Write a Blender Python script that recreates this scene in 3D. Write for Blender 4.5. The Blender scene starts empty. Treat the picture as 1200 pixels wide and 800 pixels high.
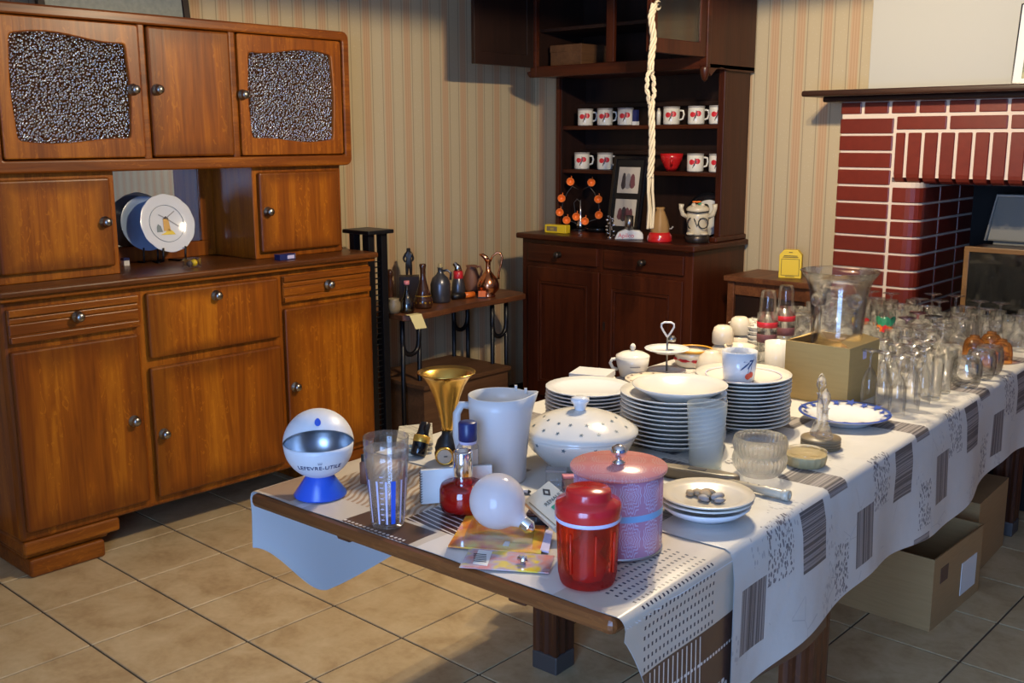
import bpy, bmesh, math, random
from mathutils import Vector, Matrix
random.seed(7)
S = bpy.context.scene
COL = S.collection
PI = math.pi

# ------------------------------------------------------------------ camera
FPX, YAW, PITCH, ROLL, CH = 1215.89, math.radians(42.356), math.radians(11.144), math.radians(-0.154), 1.5
FW = Vector((-math.sin(YAW)*math.cos(PITCH), math.cos(YAW)*math.cos(PITCH), -math.sin(PITCH)))
R0 = Vector((math.cos(YAW), math.sin(YAW), 0)); U0 = R0.cross(FW)
RT = R0*math.cos(ROLL)+U0*math.sin(ROLL); UP = U0*math.cos(ROLL)-R0*math.sin(ROLL)
CAM = Vector((0, 0, CH))
cd = bpy.data.cameras.new('camera'); cd.sensor_width = 36; cd.lens = 36*FPX/1200; cd.clip_start = .05
co = bpy.data.objects.new('camera', cd); COL.objects.link(co)
co.matrix_world = Matrix(((RT.x, UP.x, -FW.x, 0), (RT.y, UP.y, -FW.y, 0), (RT.z, UP.z, -FW.z, CH), (0, 0, 0, 1)))
S.camera = co
S.view_settings.view_transform = 'Standard'; S.view_settings.look = 'None'
S.view_settings.gamma = 1; S.view_settings.use_curve_mapping = False
S.view_settings.exposure = 0.7
try:
    S.cycles.transparent_max_bounces = 40; S.cycles.max_bounces = 10; S.cycles.sample_clamp_indirect = 6
except Exception: pass

# ------------------------------------------------------------------ sky and daylight through the windows behind the camera
w = bpy.data.worlds.new('sky'); S.world = w; w.use_nodes = True
w.node_tree.nodes['Background'].inputs[0].default_value = (.45, .65, 1, 1)
w.node_tree.nodes['Background'].inputs[1].default_value = 1.2
def area(name, loc, rot, sx, sy, power, col):
    l = bpy.data.lights.new(name, 'AREA'); l.shape = 'RECTANGLE'; l.size = sx; l.size_y = sy; l.energy = power; l.color = col
    o = bpy.data.objects.new(name, l); COL.objects.link(o); o.location = loc; o.rotation_euler = rot
    return o
RX, RY0, RZ = 2.0, -1.0, 2.55              # right wall, rear wall, ceiling
WX0, WX1, WZ0, WZ1 = -.75, .75, .30, 2.15  # window in the rear wall
area('window_daylight', ((WX0+WX1)/2, RY0-.05, (WZ0+WZ1)/2), (math.radians(90), 0, 0), WX1-WX0-.1, WZ1-WZ0-.1, 74, (.27, .50, 1))
LAMP = Vector((-1.62, 2.75, 2.2))          # bulbs of the pendant lamp above the table
LAMP_POWER, LAMP_COL = 31, (1, .83, .56)

def ray(px, py): return FW*FPX+RT*(px-600)+UP*(400-py)
def atz(px, py, z): d = ray(px, py); return CAM+d*((z-CH)/d.z)
def atx(px, py, x): d = ray(px, py); return CAM+d*(x/d.x)
def aty(px, py, y): d = ray(px, py); return CAM+d*(y/d.y)
def foot(px, py, wpx, z):                   # centre and radius of a round thing whose base front shows at px,py
    f = atz(px, py, z); r = wpx/2*(f-CAM).length/FPX; h = math.hypot(f.x, f.y); k = (h+r)/h
    return Vector((f.x*k, f.y*k, z)), r*k
def mpp(P): return (P-CAM).length/FPX       # metres per pixel at a point

# ------------------------------------------------------------------ materials
class NT:
    def __init__(s, name):
        m = bpy.data.materials.new(name); m.use_nodes = True; s.m = m; s.t = m.node_tree; s.n = s.t.nodes
        s.b = s.n['Principled BSDF']; s.out = s.n['Material Output']
    def l(s, a, b): s.t.links.new(a, b)
    def new(s, t, **k):
        n = s.n.new(t)
        for a, v in k.items(): setattr(n, a, v)
        return n
    def val(s, inp, v):
        if hasattr(v, 'is_output') or isinstance(v, bpy.types.NodeSocket): s.l(v, inp)
        else: inp.default_value = v
    def m_(s, op, a, b=None, c=None):
        n = s.new('ShaderNodeMath', operation=op); s.val(n.inputs[0], a)
        if b is not None: s.val(n.inputs[1], b)
        if c is not None: s.val(n.inputs[2], c)
        return n.outputs[0]
    def mix(s, f, a, b):
        n = s.new('ShaderNodeMix', data_type='RGBA'); s.val(n.inputs[0], f)
        for i, v in ((6, a), (7, b)): s.val(n.inputs[i], (*v, 1) if isinstance(v, tuple) and len(v) == 3 else v)
        return n.outputs[2]
    def obj(s): return s.new('ShaderNodeTexCoord').outputs['Object']
    def uv(s): return s.new('ShaderNodeTexCoord').outputs['UV']
    def sep(s, v): n = s.new('ShaderNodeSeparateXYZ'); s.l(v, n.inputs[0]); return n.outputs
    def mapping(s, v, sc=(1, 1, 1), loc=(0, 0, 0), rot=(0, 0, 0)):
        n = s.new('ShaderNodeMapping'); s.l(v, n.inputs[0]); n.inputs['Scale'].default_value = sc; n.inputs['Location'].default_value = loc; n.inputs['Rotation'].default_value = rot
        return n.outputs[0]
    def noise(s, v, sc, det=3, rough=.5, dist=0):
        n = s.new('ShaderNodeTexNoise'); s.l(v, n.inputs['Vector']); n.inputs['Scale'].default_value = sc; n.inputs['Detail'].default_value = det
        n.inputs['Roughness'].default_value = rough; n.inputs['Distortion'].default_value = dist
        return n.outputs['Fac']
    def voro(s, v, sc, feat='F1'):
        n = s.new('ShaderNodeTexVoronoi', feature=feat); s.l(v, n.inputs['Vector']); n.inputs['Scale'].default_value = sc
        return n.outputs['Distance']
    def ramp(s, f, stops):
        n = s.new('ShaderNodeValToRGB'); s.l(f, n.inputs[0]); e = n.color_ramp.elements
        while len(e) < len(stops): e.new(.5)
        for i, (p, c) in enumerate(stops): e[i].position = p; e[i].color = (*c, 1)
        return n.outputs[0]
    def bump(s, h, st, d=.01):
        n = s.new('ShaderNodeBump'); n.inputs['Strength'].default_value = st; n.inputs['Distance'].default_value = d; s.l(h, n.inputs['Height']); return n.outputs[0]
    def box(s, u, v, u0, u1, v0, v1):        # 1 inside the rectangle
        a = s.m_('COMPARE', u, (u0+u1)/2, abs(u1-u0)/2); b = s.m_('COMPARE', v, (v0+v1)/2, abs(v1-v0)/2)
        return s.m_('MULTIPLY', a, b)
    def set(s, **k):
        for a, v in k.items():
            a = a.replace('_', ' ').title().replace('Ior', 'IOR')
            s.val(s.b.inputs[a], v)
        return s.m
M = {}
def pm(name, col, rough=.5, metal=0, **k):
    n = NT(name); M[name] = n.m
    n.b.inputs['Base Color'].default_value = (*col, 1); n.b.inputs['Roughness'].default_value = rough; n.b.inputs['Metallic'].default_value = metal
    for a, v in k.items(): n.b.inputs[a.replace('_', ' ')].default_value = v
    return n.m
def woodm(name, c_dark, c_mid, c_light, axis='Z', rough=.34, sc=1.0, coat=.25, fig=.5, burn=False):
    n = NT(name); M[name] = n.m; o = n.obj()
    st = {'X': (1.2, 22, 22), 'Y': (22, 1.2, 22), 'Z': (22, 22, 1.2)}[axis]
    a = n.noise(n.mapping(o, tuple(x*sc for x in st)), 1.6, 6, .6, 1.2)
    st2 = {'X': (.5, 5, 5), 'Y': (5, .5, 5), 'Z': (5, 5, .5)}[axis]
    b = n.noise(n.mapping(o, tuple(x*sc for x in st2)), 1.1, 3, .5, .8)
    f = n.m_('ADD', n.m_('MULTIPLY', a, .5), n.m_('MULTIPLY', b, .55))
    c = n.ramp(f, [(.33, c_dark), (.52, c_mid), (.72, c_light)])
    # flecked medullary rays
    st3 = {'X': (14, 40, 40), 'Y': (40, 14, 40), 'Z': (30, 30, 12)}[axis]
    r = n.noise(n.mapping(o, tuple(x*sc for x in st3), rot=(0, .5, .4)), 1.3, 2, .5, 2.5)
    rr = n.m_('MULTIPLY', n.m_('GREATER_THAN', r, .62), n.m_('MULTIPLY', fig, n.m_('GREATER_THAN', b, .5)))
    c = n.mix(rr, c, c_light)
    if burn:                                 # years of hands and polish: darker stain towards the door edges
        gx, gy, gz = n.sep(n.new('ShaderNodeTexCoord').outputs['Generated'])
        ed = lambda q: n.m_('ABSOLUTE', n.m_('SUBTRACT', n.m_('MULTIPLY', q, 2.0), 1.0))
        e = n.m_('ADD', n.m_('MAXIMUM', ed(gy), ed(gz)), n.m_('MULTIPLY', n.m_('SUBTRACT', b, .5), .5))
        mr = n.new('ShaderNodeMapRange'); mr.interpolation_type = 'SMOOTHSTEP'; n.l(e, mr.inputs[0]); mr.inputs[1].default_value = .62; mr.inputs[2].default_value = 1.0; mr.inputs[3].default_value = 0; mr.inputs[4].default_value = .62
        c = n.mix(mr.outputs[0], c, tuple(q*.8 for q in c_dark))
    n.l(c, n.b.inputs['Base Color']); n.b.inputs['Roughness'].default_value = rough
    n.b.inputs['Coat Weight'].default_value = coat*.6; n.b.inputs['Coat Roughness'].default_value = .25; n.b.inputs['Specular IOR Level'].default_value = .28
    n.l(n.bump(a, .12, .004), n.b.inputs['Normal'])
    return n.m
def glassm(name, tint=(1, 1, 1), edge=(.75, .78, .76), refl=.5, rough=.02, dens=.25, bump=None, haze=.07, pw=2.2):
    """thin glass: clear face on, denser and mirror-like at grazing angles"""
    n = NT(name); M[name] = n.m; n.n.remove(n.b)
    lw = n.new('ShaderNodeLayerWeight'); lw.inputs[0].default_value = .35
    tr = n.new('ShaderNodeBsdfTransparent'); gl = n.new('ShaderNodeBsdfGlossy'); gl.inputs['Roughness'].default_value = rough
    n.l(n.mix(n.m_('POWER', lw.outputs['Facing'], pw), tint, edge), tr.inputs[0])
    mx = n.new('ShaderNodeMixShader'); n.l(n.m_('MULTIPLY_ADD', lw.outputs['Fresnel'], refl, dens*.15), mx.inputs[0])
    hz = n.new('ShaderNodeMixShader'); hz.inputs[0].default_value = haze; df = n.new('ShaderNodeBsdfTranslucent'); df.inputs[0].default_value = (*[min(1, .85*x) for x in tint], 1)
    n.l(tr.outputs[0], hz.inputs[1]); n.l(df.outputs[0], hz.inputs[2])
    n.l(hz.outputs[0], mx.inputs[1]); n.l(gl.outputs[0], mx.inputs[2]); n.l(mx.outputs[0], n.out.inputs[0])
    if bump:
        o = n.obj(); vv = n.voro(o, bump[0]); nn = n.bump(n.m_('MULTIPLY', vv, vv), bump[1], bump[2]); n.l(nn, gl.inputs['Normal']); n.l(nn, lw.inputs['Normal'])
    return n.m

woodm('oak', (.085, .017, .0015), (.215, .052, .0025), (.40, .12, .006), 'Z', rough=.4, coat=.12)
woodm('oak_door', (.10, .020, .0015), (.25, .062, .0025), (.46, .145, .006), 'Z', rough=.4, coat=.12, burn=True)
woodm('oak_drawer', (.085, .017, .0015), (.20, .050, .0025), (.38, .115, .006), 'Y', rough=.4, coat=.12)
woodm('oak_h', (.075, .015, .0015), (.18, .043, .0025), (.34, .10, .006), 'Y', rough=.4, coat=.15)
woodm('oak_dark', (.035, .009, .003), (.08, .022, .004), (.14, .042, .008), 'Y')
woodm('mahogany', (.020, .0035, .0015), (.042, .008, .0025), (.072, .015, .004), 'Z', rough=.4, fig=.15)
woodm('mahogany_h', (.020, .0035, .0015), (.042, .008, .0025), (.075, .016, .004), 'X', rough=.4, fig=.15)
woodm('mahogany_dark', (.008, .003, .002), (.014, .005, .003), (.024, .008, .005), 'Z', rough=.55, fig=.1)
woodm('table_edge', (.06, .018, .006), (.13, .042, .012), (.22, .075, .02), 'X', rough=.3)
woodm('leg_wood', (.03, .009, .004), (.07, .021, .008), (.12, .038, .012), 'Z', rough=.4)
woodm('board', (.05, .016, .007), (.11, .037, .014), (.19, .07, .025), 'Y', rough=.45)
woodm('mantel_wood', (.012, .005, .003), (.028, .011, .007), (.05, .02, .011), 'X', rough=.35)
pm('black_metal', (.006, .006, .008), .4, .3)
pm('nickel', (.33, .32, .30), .28, 1)
pm('chrome', (.8, .8, .82), .08, 1)
pm('knob_dark', (.05, .04, .035), .35, .7)
pm('mirror', (.82, .85, .86), .02, 1)
pm('plaster', (.62, .57, .47), .9)
pm('ceiling_white', (.75, .72, .66), .9)
pm('blue_paint', (.10, .17, .36), .6)
pm('black', (.004, .004, .004), .5)
pm('soot', (.012, .009, .008), .9)
pm('mortar', (.62, .50, .40), .9)
pm('grout', (.075, .05, .03), .95)

def brickm():
    n = NT('brick'); M['brick'] = n.m; o = n.obj(); inf = n.new('ShaderNodeObjectInfo')
    f = n.noise(o, 30, 4, .6)
    c = n.mix(f, (.11, .012, .006), (.19, .022, .011))
    c = n.mix(n.m_('MULTIPLY', inf.outputs['Random'], .5), c, (.10, .014, .009))
    n.l(c, n.b.inputs['Base Color']); n.b.inputs['Roughness'].default_value = .33
    n.l(n.bump(f, .15, .003), n.b.inputs['Normal'])
brickm()
def tilem():
    n = NT('floor_tile'); M['floor_tile'] = n.m; inf = n.new('ShaderNodeObjectInfo')
    g = n.new('ShaderNodeNewGeometry').outputs['Position']
    a = n.noise(g, 7, 5, .6, .6); b = n.noise(g, 45, 3, .6)
    f = n.m_('ADD', n.m_('MULTIPLY', a, .8), n.m_('MULTIPLY', b, .25))
    c = n.ramp(f, [(.3, (.33, .21, .095)), (.52, (.50, .36, .19)), (.75, (.62, .48, .28))])
    c = n.mix(n.m_('MULTIPLY', inf.outputs['Random'], .25), c, (.42, .29, .14))
    n.l(c, n.b.inputs['Base Color']); n.b.inputs['Roughness'].default_value = .42
    n.l(n.bump(b, .08, .002), n.b.inputs['Normal'])
tilem()
def wallpaperm(name, axis, phase, P):
    n = NT(name); M[name] = n.m; o = n.obj(); x = n.sep(o)
    c = x[1] if axis == 'Y' else x[0]
    t = n.m_('FRACT', n.m_('ADD', n.m_('DIVIDE', n.m_('SUBTRACT', c, phase), P), 100.0))
    pink = n.m_('LESS_THAN', t, .5)
    line = n.m_('MAXIMUM', n.m_('COMPARE', t, .5, .017), n.m_('MAXIMUM', n.m_('LESS_THAN', t, .017), n.m_('GREATER_THAN', t, .983)))
    pp = n.m_('FRACT', n.m_('MULTIPLY', t, 10.0))
    inner = n.m_('MULTIPLY', pink, n.m_('LESS_THAN', pp, .38))
    edge = n.m_('COMPARE', t, .25, .16)
    cream = (.50, .40, .25); pk = (.47, .285, .155)
    dots = n.m_('LESS_THAN', n.voro(n.mapping(o, (1, 1, 1)), 75), .16)
    cc = n.mix(n.m_('MULTIPLY', dots, .45), cream, (.62, .54, .40))
    pk2 = n.mix(n.m_('MULTIPLY', inner, .55), pk, (.58, .40, .25))
    pk2 = n.mix(edge, cream, pk2)
    c2 = n.mix(pink, cc, pk2)
    c2 = n.mix(n.m_('MULTIPLY', line, .7), c2, (.20, .14, .085))
    c2 = n.mix(n.m_('MULTIPLY', n.noise(o, 3, 3), .25), c2, (.42, .31, .17))
    n.l(c2, n.b.inputs['Base Color']); n.b.inputs['Roughness'].default_value = .75
    n.l(n.bump(n.noise(o, 260, 2), .1, .001), n.b.inputs['Normal'])
wallpaperm('wallpaper_left', 'Y', 3.279, .1291)
wallpaperm('wallpaper_back', 'X', -2.501, .130)

# ------------------------------------------------------------------ mesh helpers
class MB:
    def __init__(s): s.v = []; s.f = []; s.sm = []; s.uvs = None
    def add(s, vs, fs, smooth=False):
        k = len(s.v); s.v += [tuple(p) for p in vs]; s.f += [tuple(i+k for i in f) for f in fs]; s.sm += [smooth]*len(fs); return s
    def box(s, x0, x1, y0, y1, z0, z1):
        vs = [(x, y, z) for x in (x0, x1) for y in (y0, y1) for z in (z0, z1)]
        return s.add(vs, [(0, 1, 3, 2), (4, 6, 7, 5), (0, 4, 5, 1), (2, 3, 7, 6), (0, 2, 6, 4), (1, 5, 7, 3)])
    def lathe(s, prof, seg=32, c=(0, 0, 0), sx=1, sy=1, close=False, wave=None):
        vs = []; n = len(prof); fs = []
        for i in range(seg):
            a = 2*PI*i/seg; ca, sa = math.cos(a), math.sin(a); wv = wave(a) if wave else 0
            for r, z in prof:
                q = r*(1+wv) if r > 0 else 0
                vs.append((c[0]+q*ca*sx, c[1]+q*sa*sy, c[2]+z))
        for i in range(seg):
            j = (i+1) % seg
            for k in range(n-1):
                fs.append((i*n+k, j*n+k, j*n+k+1, i*n+k+1))
            if close: fs.append((i*n+n-1, j*n+n-1, j*n, i*n))
        return s.add(vs, fs, True)
    def tube(s, path, r, seg=8, cap=True, closed=False):
        P = [Vector(p) for p in path]; n = len(P); rs = r if isinstance(r, (list, tuple)) else [r]*n
        vs = []; fs = []; up = None
        for i in range(n):
            a = P[(i-1) % n] if (i > 0 or closed) else P[i]; b = P[(i+1) % n] if (i < n-1 or closed) else P[i]
            t = (b-a).normalized()
            if up is None:
                up = Vector((0, 0, 1)) if abs(t.z) < .9 else Vector((1, 0, 0))
            e1 = (up-t*up.dot(t)).normalized(); e2 = t.cross(e1); up = e1
            for k in range(seg):
                q = 2*PI*k/seg; vs.append(P[i]+(e1*math.cos(q)+e2*math.sin(q))*rs[i])
        for i in range(n if closed else n-1):
            j = (i+1) % n
            for k in range(seg):
                l = (k+1) % seg; fs.append((i*seg+k, i*seg+l, j*seg+l, j*seg+k))
        if cap and not closed:
            fs.append(tuple(range(seg))[::-1]); fs.append(tuple((n-1)*seg+k for k in range(seg)))
        return s.add(vs, fs, True)
    def prism(s, outline, d0, d1, axis='z', smooth=False):
        """outline in 2D extruded between d0 and d1 along axis"""
        n = len(outline)
        mk = {'z': lambda a, b, d: (a, b, d), 'x': lambda a, b, d: (d, a, b), 'y': lambda a, b, d: (a, d, b)}[axis]
        vs = [mk(a, b, d0) for a, b in outline]+[mk(a, b, d1) for a, b in outline]
        fs = [tuple(range(n))[::-1], tuple(range(n, 2*n))]
        s.add(vs, fs)
        k = len(s.v)-2*n
        s.f += [(k+i, k+(i+1) % n, k+n+(i+1) % n, k+n+i) for i in range(n)]; s.sm += [smooth]*n
        return s
    def sphere(s, c, r, seg=20, ring=12, sc=(1, 1, 1)):
        prof = [(r*math.sin(PI*i/ring), -r*math.cos(PI*i/ring)*sc[2]) for i in range(ring+1)]
        return s.lathe(prof, seg, c, sc[0], sc[1])
    def xform(s, mtx):
        s.v = [tuple(mtx @ Vector(p)) for p in s.v]; return s
    def build(s, name, mat, parent=None, loc=None, bevel=0, rz=0, seg=2, sub=0, world=True):
        me = bpy.data.meshes.new(name)
        off = Vector((0, 0, 0))
        if parent is not None and world:
            q = parent
            while q is not None: off += q.location; q = q.parent
        me.from_pydata([Vector(p)-off for p in s.v], [], s.f)
        me.polygons.foreach_set('use_smooth', s.sm)
        bm = bmesh.new(); bm.from_mesh(me); bmesh.ops.remove_doubles(bm, verts=bm.verts, dist=1e-6); bmesh.ops.recalc_face_normals(bm, faces=bm.faces); bm.to_mesh(me); bm.free()
        me.materials.append(M[mat] if isinstance(mat, str) else mat)
        o = bpy.data.objects.new(name, me); COL.objects.link(o)
        if parent is not None: o.parent = parent
        if loc is not None: o.location = loc
        o.rotation_euler.z = rz
        if bevel:
            b = o.modifiers.new('bevel', 'BEVEL'); b.width = bevel; b.segments = seg; b.limit_method = 'ANGLE'; b.angle_limit = math.radians(40)
            b.harden_normals = False
        if sub:
            b = o.modifiers.new('sub', 'SUBSURF'); b.levels = sub; b.render_levels = sub
        return o
def tag(o, label, cat, group=None):
    o['label'] = label; o['category'] = cat
    if group: o['group'] = group
    return o
def thing(name, label, cat, loc=(0, 0, 0), rz=0, group=None):
    o = bpy.data.objects.new(name, None); COL.objects.link(o); o.location = loc; o.rotation_euler.z = rz
    o.empty_display_size = .05
    return tag(o, label, cat, group)
def struct(o): o['kind'] = 'structure'; return o
def dup(root, loc, rz=0, label=None, group=None):
    r = root.copy(); COL.objects.link(r); r.location = loc; r.rotation_euler = (root.rotation_euler.x, root.rotation_euler.y, rz)
    if label: r['label'] = label
    if group: r['group'] = group
    for ch in list(root.children):
        c = ch.copy(); COL.objects.link(c); c.parent = r
        for g in ch.children:
            d = g.copy(); COL.objects.link(d); d.parent = c
    return r
def rrect(x0, x1, y0, y1, r, n=5):
    o = []
    for cx, cy, a0 in ((x1-r, y1-r, 0), (x0+r, y1-r, PI/2), (x0+r, y0+r, PI), (x1-r, y0+r, 3*PI/2)):
        for i in range(n+1):
            a = a0+PI/2*i/n; o.append((cx+r*math.cos(a), cy+r*math.sin(a)))
    return o
def ring(mb, outer, inner, d0, d1, axis):
    """frame between two outlines of equal length"""
    n = len(outer); mk = {'z': lambda a, b, d: (a, b, d), 'x': lambda a, b, d: (d, a, b), 'y': lambda a, b, d: (a, d, b)}[axis]
    vs = [mk(*p, d) for d in (d0, d1) for L in (outer, inner) for p in L]; fs = []
    for i in range(n):
        j = (i+1) % n
        fs += [(i, j, n+j, n+i), (2*n+i, 3*n+i, 3*n+j, 2*n+j), (i, 2*n+i, 2*n+j, j), (n+i, n+j, 3*n+j, 3*n+i)]
    mb.add(vs, fs)
def textmesh(body, size, extrude=.0004, align='CENTER', spacing=1.0):
    cu = bpy.data.curves.new('txt', 'FONT'); cu.body = body; cu.size = size; cu.extrude = extrude; cu.align_x = align; cu.align_y = 'CENTER'; cu.space_character = spacing; cu.resolution_u = 3
    ob = bpy.data.objects.new('txt', cu); COL.objects.link(ob)
    dg = bpy.context.evaluated_depsgraph_get(); me = bpy.data.meshes.new_from_object(ob.evaluated_get(dg))
    vs = [v.co.copy() for v in me.vertices]; fs = [tuple(p.vertices) for p in me.polygons]
    bpy.data.objects.remove(ob); bpy.data.curves.remove(cu); bpy.data.meshes.remove(me)
    return vs, fs

# ------------------------------------------------------------------ room shell
WL, WB = -3.95, 4.53
FY = 4.33                                   # front of the fireplace
struct(MB().box(WL-.1, WL, RY0-.1, 5.1, 0, RZ).build('wall_left', 'wallpaper_left'))
mb = MB(); mb.box(WL, -1.98, WB, WB+.1, 0, RZ); mb.box(-.42, RX, WB, WB+.1, 0, RZ); mb.box(-1.98, -.42, WB, WB+.1, 1.7, RZ)
struct(mb.build('wall_back', 'wallpaper_back'))
# right wall with the window opening, rear wall
struct(MB().box(RX, RX+.12, RY0-.1, WB+.1, 0, RZ).build('wall_right', 'blue_paint'))
mb = MB(); mb.box(WL-.1, WX0, RY0-.1, RY0, 0, RZ); mb.box(WX1, RX, RY0-.1, RY0, 0, RZ); mb.box(WX0, WX1, RY0-.1, RY0, 0, WZ0); mb.box(WX0, WX1, RY0-.1, RY0, WZ1, RZ)
struct(mb.build('wall_rear', 'plaster'))
struct(MB().box(WL-.1, RX+.12, RY0-.1, 5.1, RZ, RZ+.08).build('ceiling', 'ceiling_white'))
mb = MB(); ring(mb, [(WX0, WZ0), (WX1, WZ0), (WX1, WZ1), (WX0, WZ1)], [(WX0+.05, WZ0+.05), (WX1-.05, WZ0+.05), (WX1-.05, WZ1-.05), (WX0+.05, WZ1-.05)], RY0-.03, RY0+.01, 'y')
wn = struct(mb.build('window_1', 'ceiling_white'))
MB().box((WX0+WX1)/2-.02, (WX0+WX1)/2+.02, RY0-.03, RY0+.01, WZ0+.05, WZ1-.05).build('mullion', 'ceiling_white', wn)
# floor: slab with grout, and every tile in view as its own piece
fl = struct(MB().box(WL-.1, RX+.12, RY0-.1, 5.1, -.08, -.004).build('floor', 'grout'))
TS, TX, TY = .3293, -3.5481, 1.6125
g = .0035
tme = MB().box(g, TS-g, g, TS-g, -.02, 0)
t0 = tme.build('tile', 'floor_tile', fl, bevel=.0015, seg=1)
rest = MB(); cnt = 0
for i in range(-2, 18):
    for j in range(-11, 12):
        x, y = TX+TS*i, TY+TS*j
        x0, x1, y0_, y1_ = max(x, WL), min(x+TS, RX), max(y, RY0), min(y+TS, 5.05)
        if x1-x0 < .03 or y1_-y0_ < .03: continue
        full = (x1-x0 > TS-.001 and y1_-y0_ > TS-.001)
        c = Vector((x+TS/2, y+TS/2, 0))-CAM; zc = c.dot(FW)
        u, v = (600+FPX*c.dot(RT)/zc, 400-FPX*c.dot(UP)/zc) if zc > .2 else (9e9, 9e9)
        seen = -120 < u < 1320 and 300 < v < 930 and y < WB
        if seen and full:
            if cnt == 0: o = t0
            else: o = t0.copy(); COL.objects.link(o)
            o.location = (x, y, 0); cnt += 1
        elif seen:
            MB().box(x0+g-x, x1-g-x, y0_+g-y, y1_-g-y, -.02, 0).build('tile', 'floor_tile', fl, bevel=.0015, seg=1, loc=(x, y, 0), world=False)
        else: rest.box(x0+g, x1-g, y0_+g, y1_-g, -.02, 0)
ro = rest.build('tiles_out_of_view', 'floor_tile', fl); ro['kind'] = 'stuff'
struct(MB().box(WL, WL+.012, RY0, WB, 0, .09).build('baseboard_left', 'mahogany_dark', bevel=.003))
struct(MB().box(WL+.012, -2.03, WB-.012, WB, 0, .09).build('baseboard_back', 'mahogany_dark', bevel=.003))

# ------------------------------------------------------------------ pendant lamp (above the frame)
pm('shade_enamel', (.05, .03, .02), .5); pm('shade_in', (.7, .66, .58), .5)
n = NT('bulb_glow'); M['bulb_glow'] = n.m; n.b.inputs['Emission Color'].default_value = (*LAMP_COL, 1); n.b.inputs['Emission Strength'].default_value = 60
L = thing('pendant_lamp', 'dark pendant lamp hanging over the long table', 'lamp', (LAMP.x, LAMP.y, RZ))
MB().lathe([(.07, LAMP.z+.16), (.39, LAMP.z-.034), (.395, LAMP.z-.034), (.395, LAMP.z), (.075, LAMP.z+.175), (.07, LAMP.z+.16)], 48, (LAMP.x, LAMP.y, 0)).build('shade', 'shade_enamel', L)
MB().lathe([(0, LAMP.z+.16), (.075, LAMP.z+.16), (.075, LAMP.z+.19), (.012, LAMP.z+.2), (.012, RZ-.03), (.05, RZ-.02), (.05, RZ), (0, RZ)], 20, (LAMP.x, LAMP.y, 0)).build('stem', 'shade_enamel', L)
for k in range(3):
    a = 2*PI*k/3+.4; p = LAMP+Vector((.075*math.cos(a), .075*math.sin(a), 0))
    MB().lathe([(0, .055), (.012, .055), (.012, .02), (.018, .018)], 12, p+Vector((0, 0, .02))).tube([p+Vector((0, 0, .06)), Vector((LAMP.x, LAMP.y, LAMP.z+.16))], .006).build('socket', 'shade_enamel', L)
    MB().sphere(p+Vector((0, 0, .01)), .012).build('bulb', 'bulb_glow', L)
    l = bpy.data.lights.new('bulb_light', 'POINT'); l.energy = LAMP_POWER; l.color = LAMP_COL; l.shadow_soft_size = .014
    o = bpy.data.objects.new('bulb_light', l); COL.objects.link(o); o.location = p+Vector((0, 0, -.012)); 

# ------------------------------------------------------------------ oak buffet
BX = -3.50                                  # front plane of the lower carcass
B = thing('oak_buffet', 'two-tier oak kitchen buffet with rounded edges and nickel knobs along the wall', 'buffet', (-3.72, 2.135, 0))
YL, YR = 1.345, 2.92
def rbox(name, mat, x0, x1, y0, y1, z0, z1, bevel=.006, parent=B, seg=3): return MB().box(x0, x1, y0, y1, z0, z1).build(name, mat, parent, bevel=bevel, seg=seg)
rbox('lower_carcass', 'oak', WL+.005, BX, YL, YR, .135, .975, .018)
for ya, yb, s in ((YL+.005, 1.70, 1), (YR-.005, 2.565, -1)):
    m_ = MB()
    for x0, x1, e, z0, z1 in ((-3.9, -3.50, 0, .085, .136), (-3.9, -3.525, .035, .065, .088), (-3.9, -3.505, .06, .0, .066)):
        m_.box(x0, x1, min(ya+s*e*.3, yb-s*e), max(ya+s*e*.3, yb-s*e), z0, z1)
    m_.build('plinth_foot', 'oak_h', B, bevel=.012, seg=3)
rbox('countertop', 'oak_dark', WL+.005, -3.455, YL-.012, YR+.012, .988, 1.012, .008)
rbox('counter_moulding', 'oak_h', WL+.005, -3.47, YL-.004, YR+.004, .972, .989, .006)
def knob(p, parent, r=.0165, mat='nickel'):
    m_ = MB().lathe([(0, 0), (r*1.25, 0), (r*1.25, .003), (r*.5, .006), (r*.5, .012), (r*.95, .016), (r, .024), (r*.7, .030), (0, .032)], 18)
    m_.xform(Matrix.Translation(p) @ Matrix.Rotation(PI/2, 4, 'Y')); return m_.build('knob', mat, parent)
def door(name, y0, y1, z0, z1, x0, x1, kp=None, mat='oak_door', fl=False):
    if fl:
        m_ = MB(); m_.box(x0, x1-.010, y0, y1, z0, z1); h = z1-z0
        for a, b, d in ((0, .20, 0), (.24, .56, -.006), (.58, .74, -.006), (.78, 1, 0)):
            m_.box(x1-.012, x1+d, y0+.002, y1-.002, z0+h*a, z0+h*b)
        o = m_.build(name, mat, B, bevel=.004)
    else:
        o = rbox(name, mat, x0, x1, y0, y1, z0, z1, .009)
    if kp: p = atx(kp[0], kp[1], x1); knob(Vector((x1, p.y, p.z)), o)
    return o
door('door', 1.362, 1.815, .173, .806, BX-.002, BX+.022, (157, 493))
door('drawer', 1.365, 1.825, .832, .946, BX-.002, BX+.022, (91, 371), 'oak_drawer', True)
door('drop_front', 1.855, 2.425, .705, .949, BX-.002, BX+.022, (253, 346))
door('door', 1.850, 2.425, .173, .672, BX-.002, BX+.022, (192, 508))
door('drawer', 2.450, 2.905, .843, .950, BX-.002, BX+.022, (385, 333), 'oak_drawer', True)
door('door', 2.450, 2.905, .173, .818, BX-.002, BX+.022, (346, 453))
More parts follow.
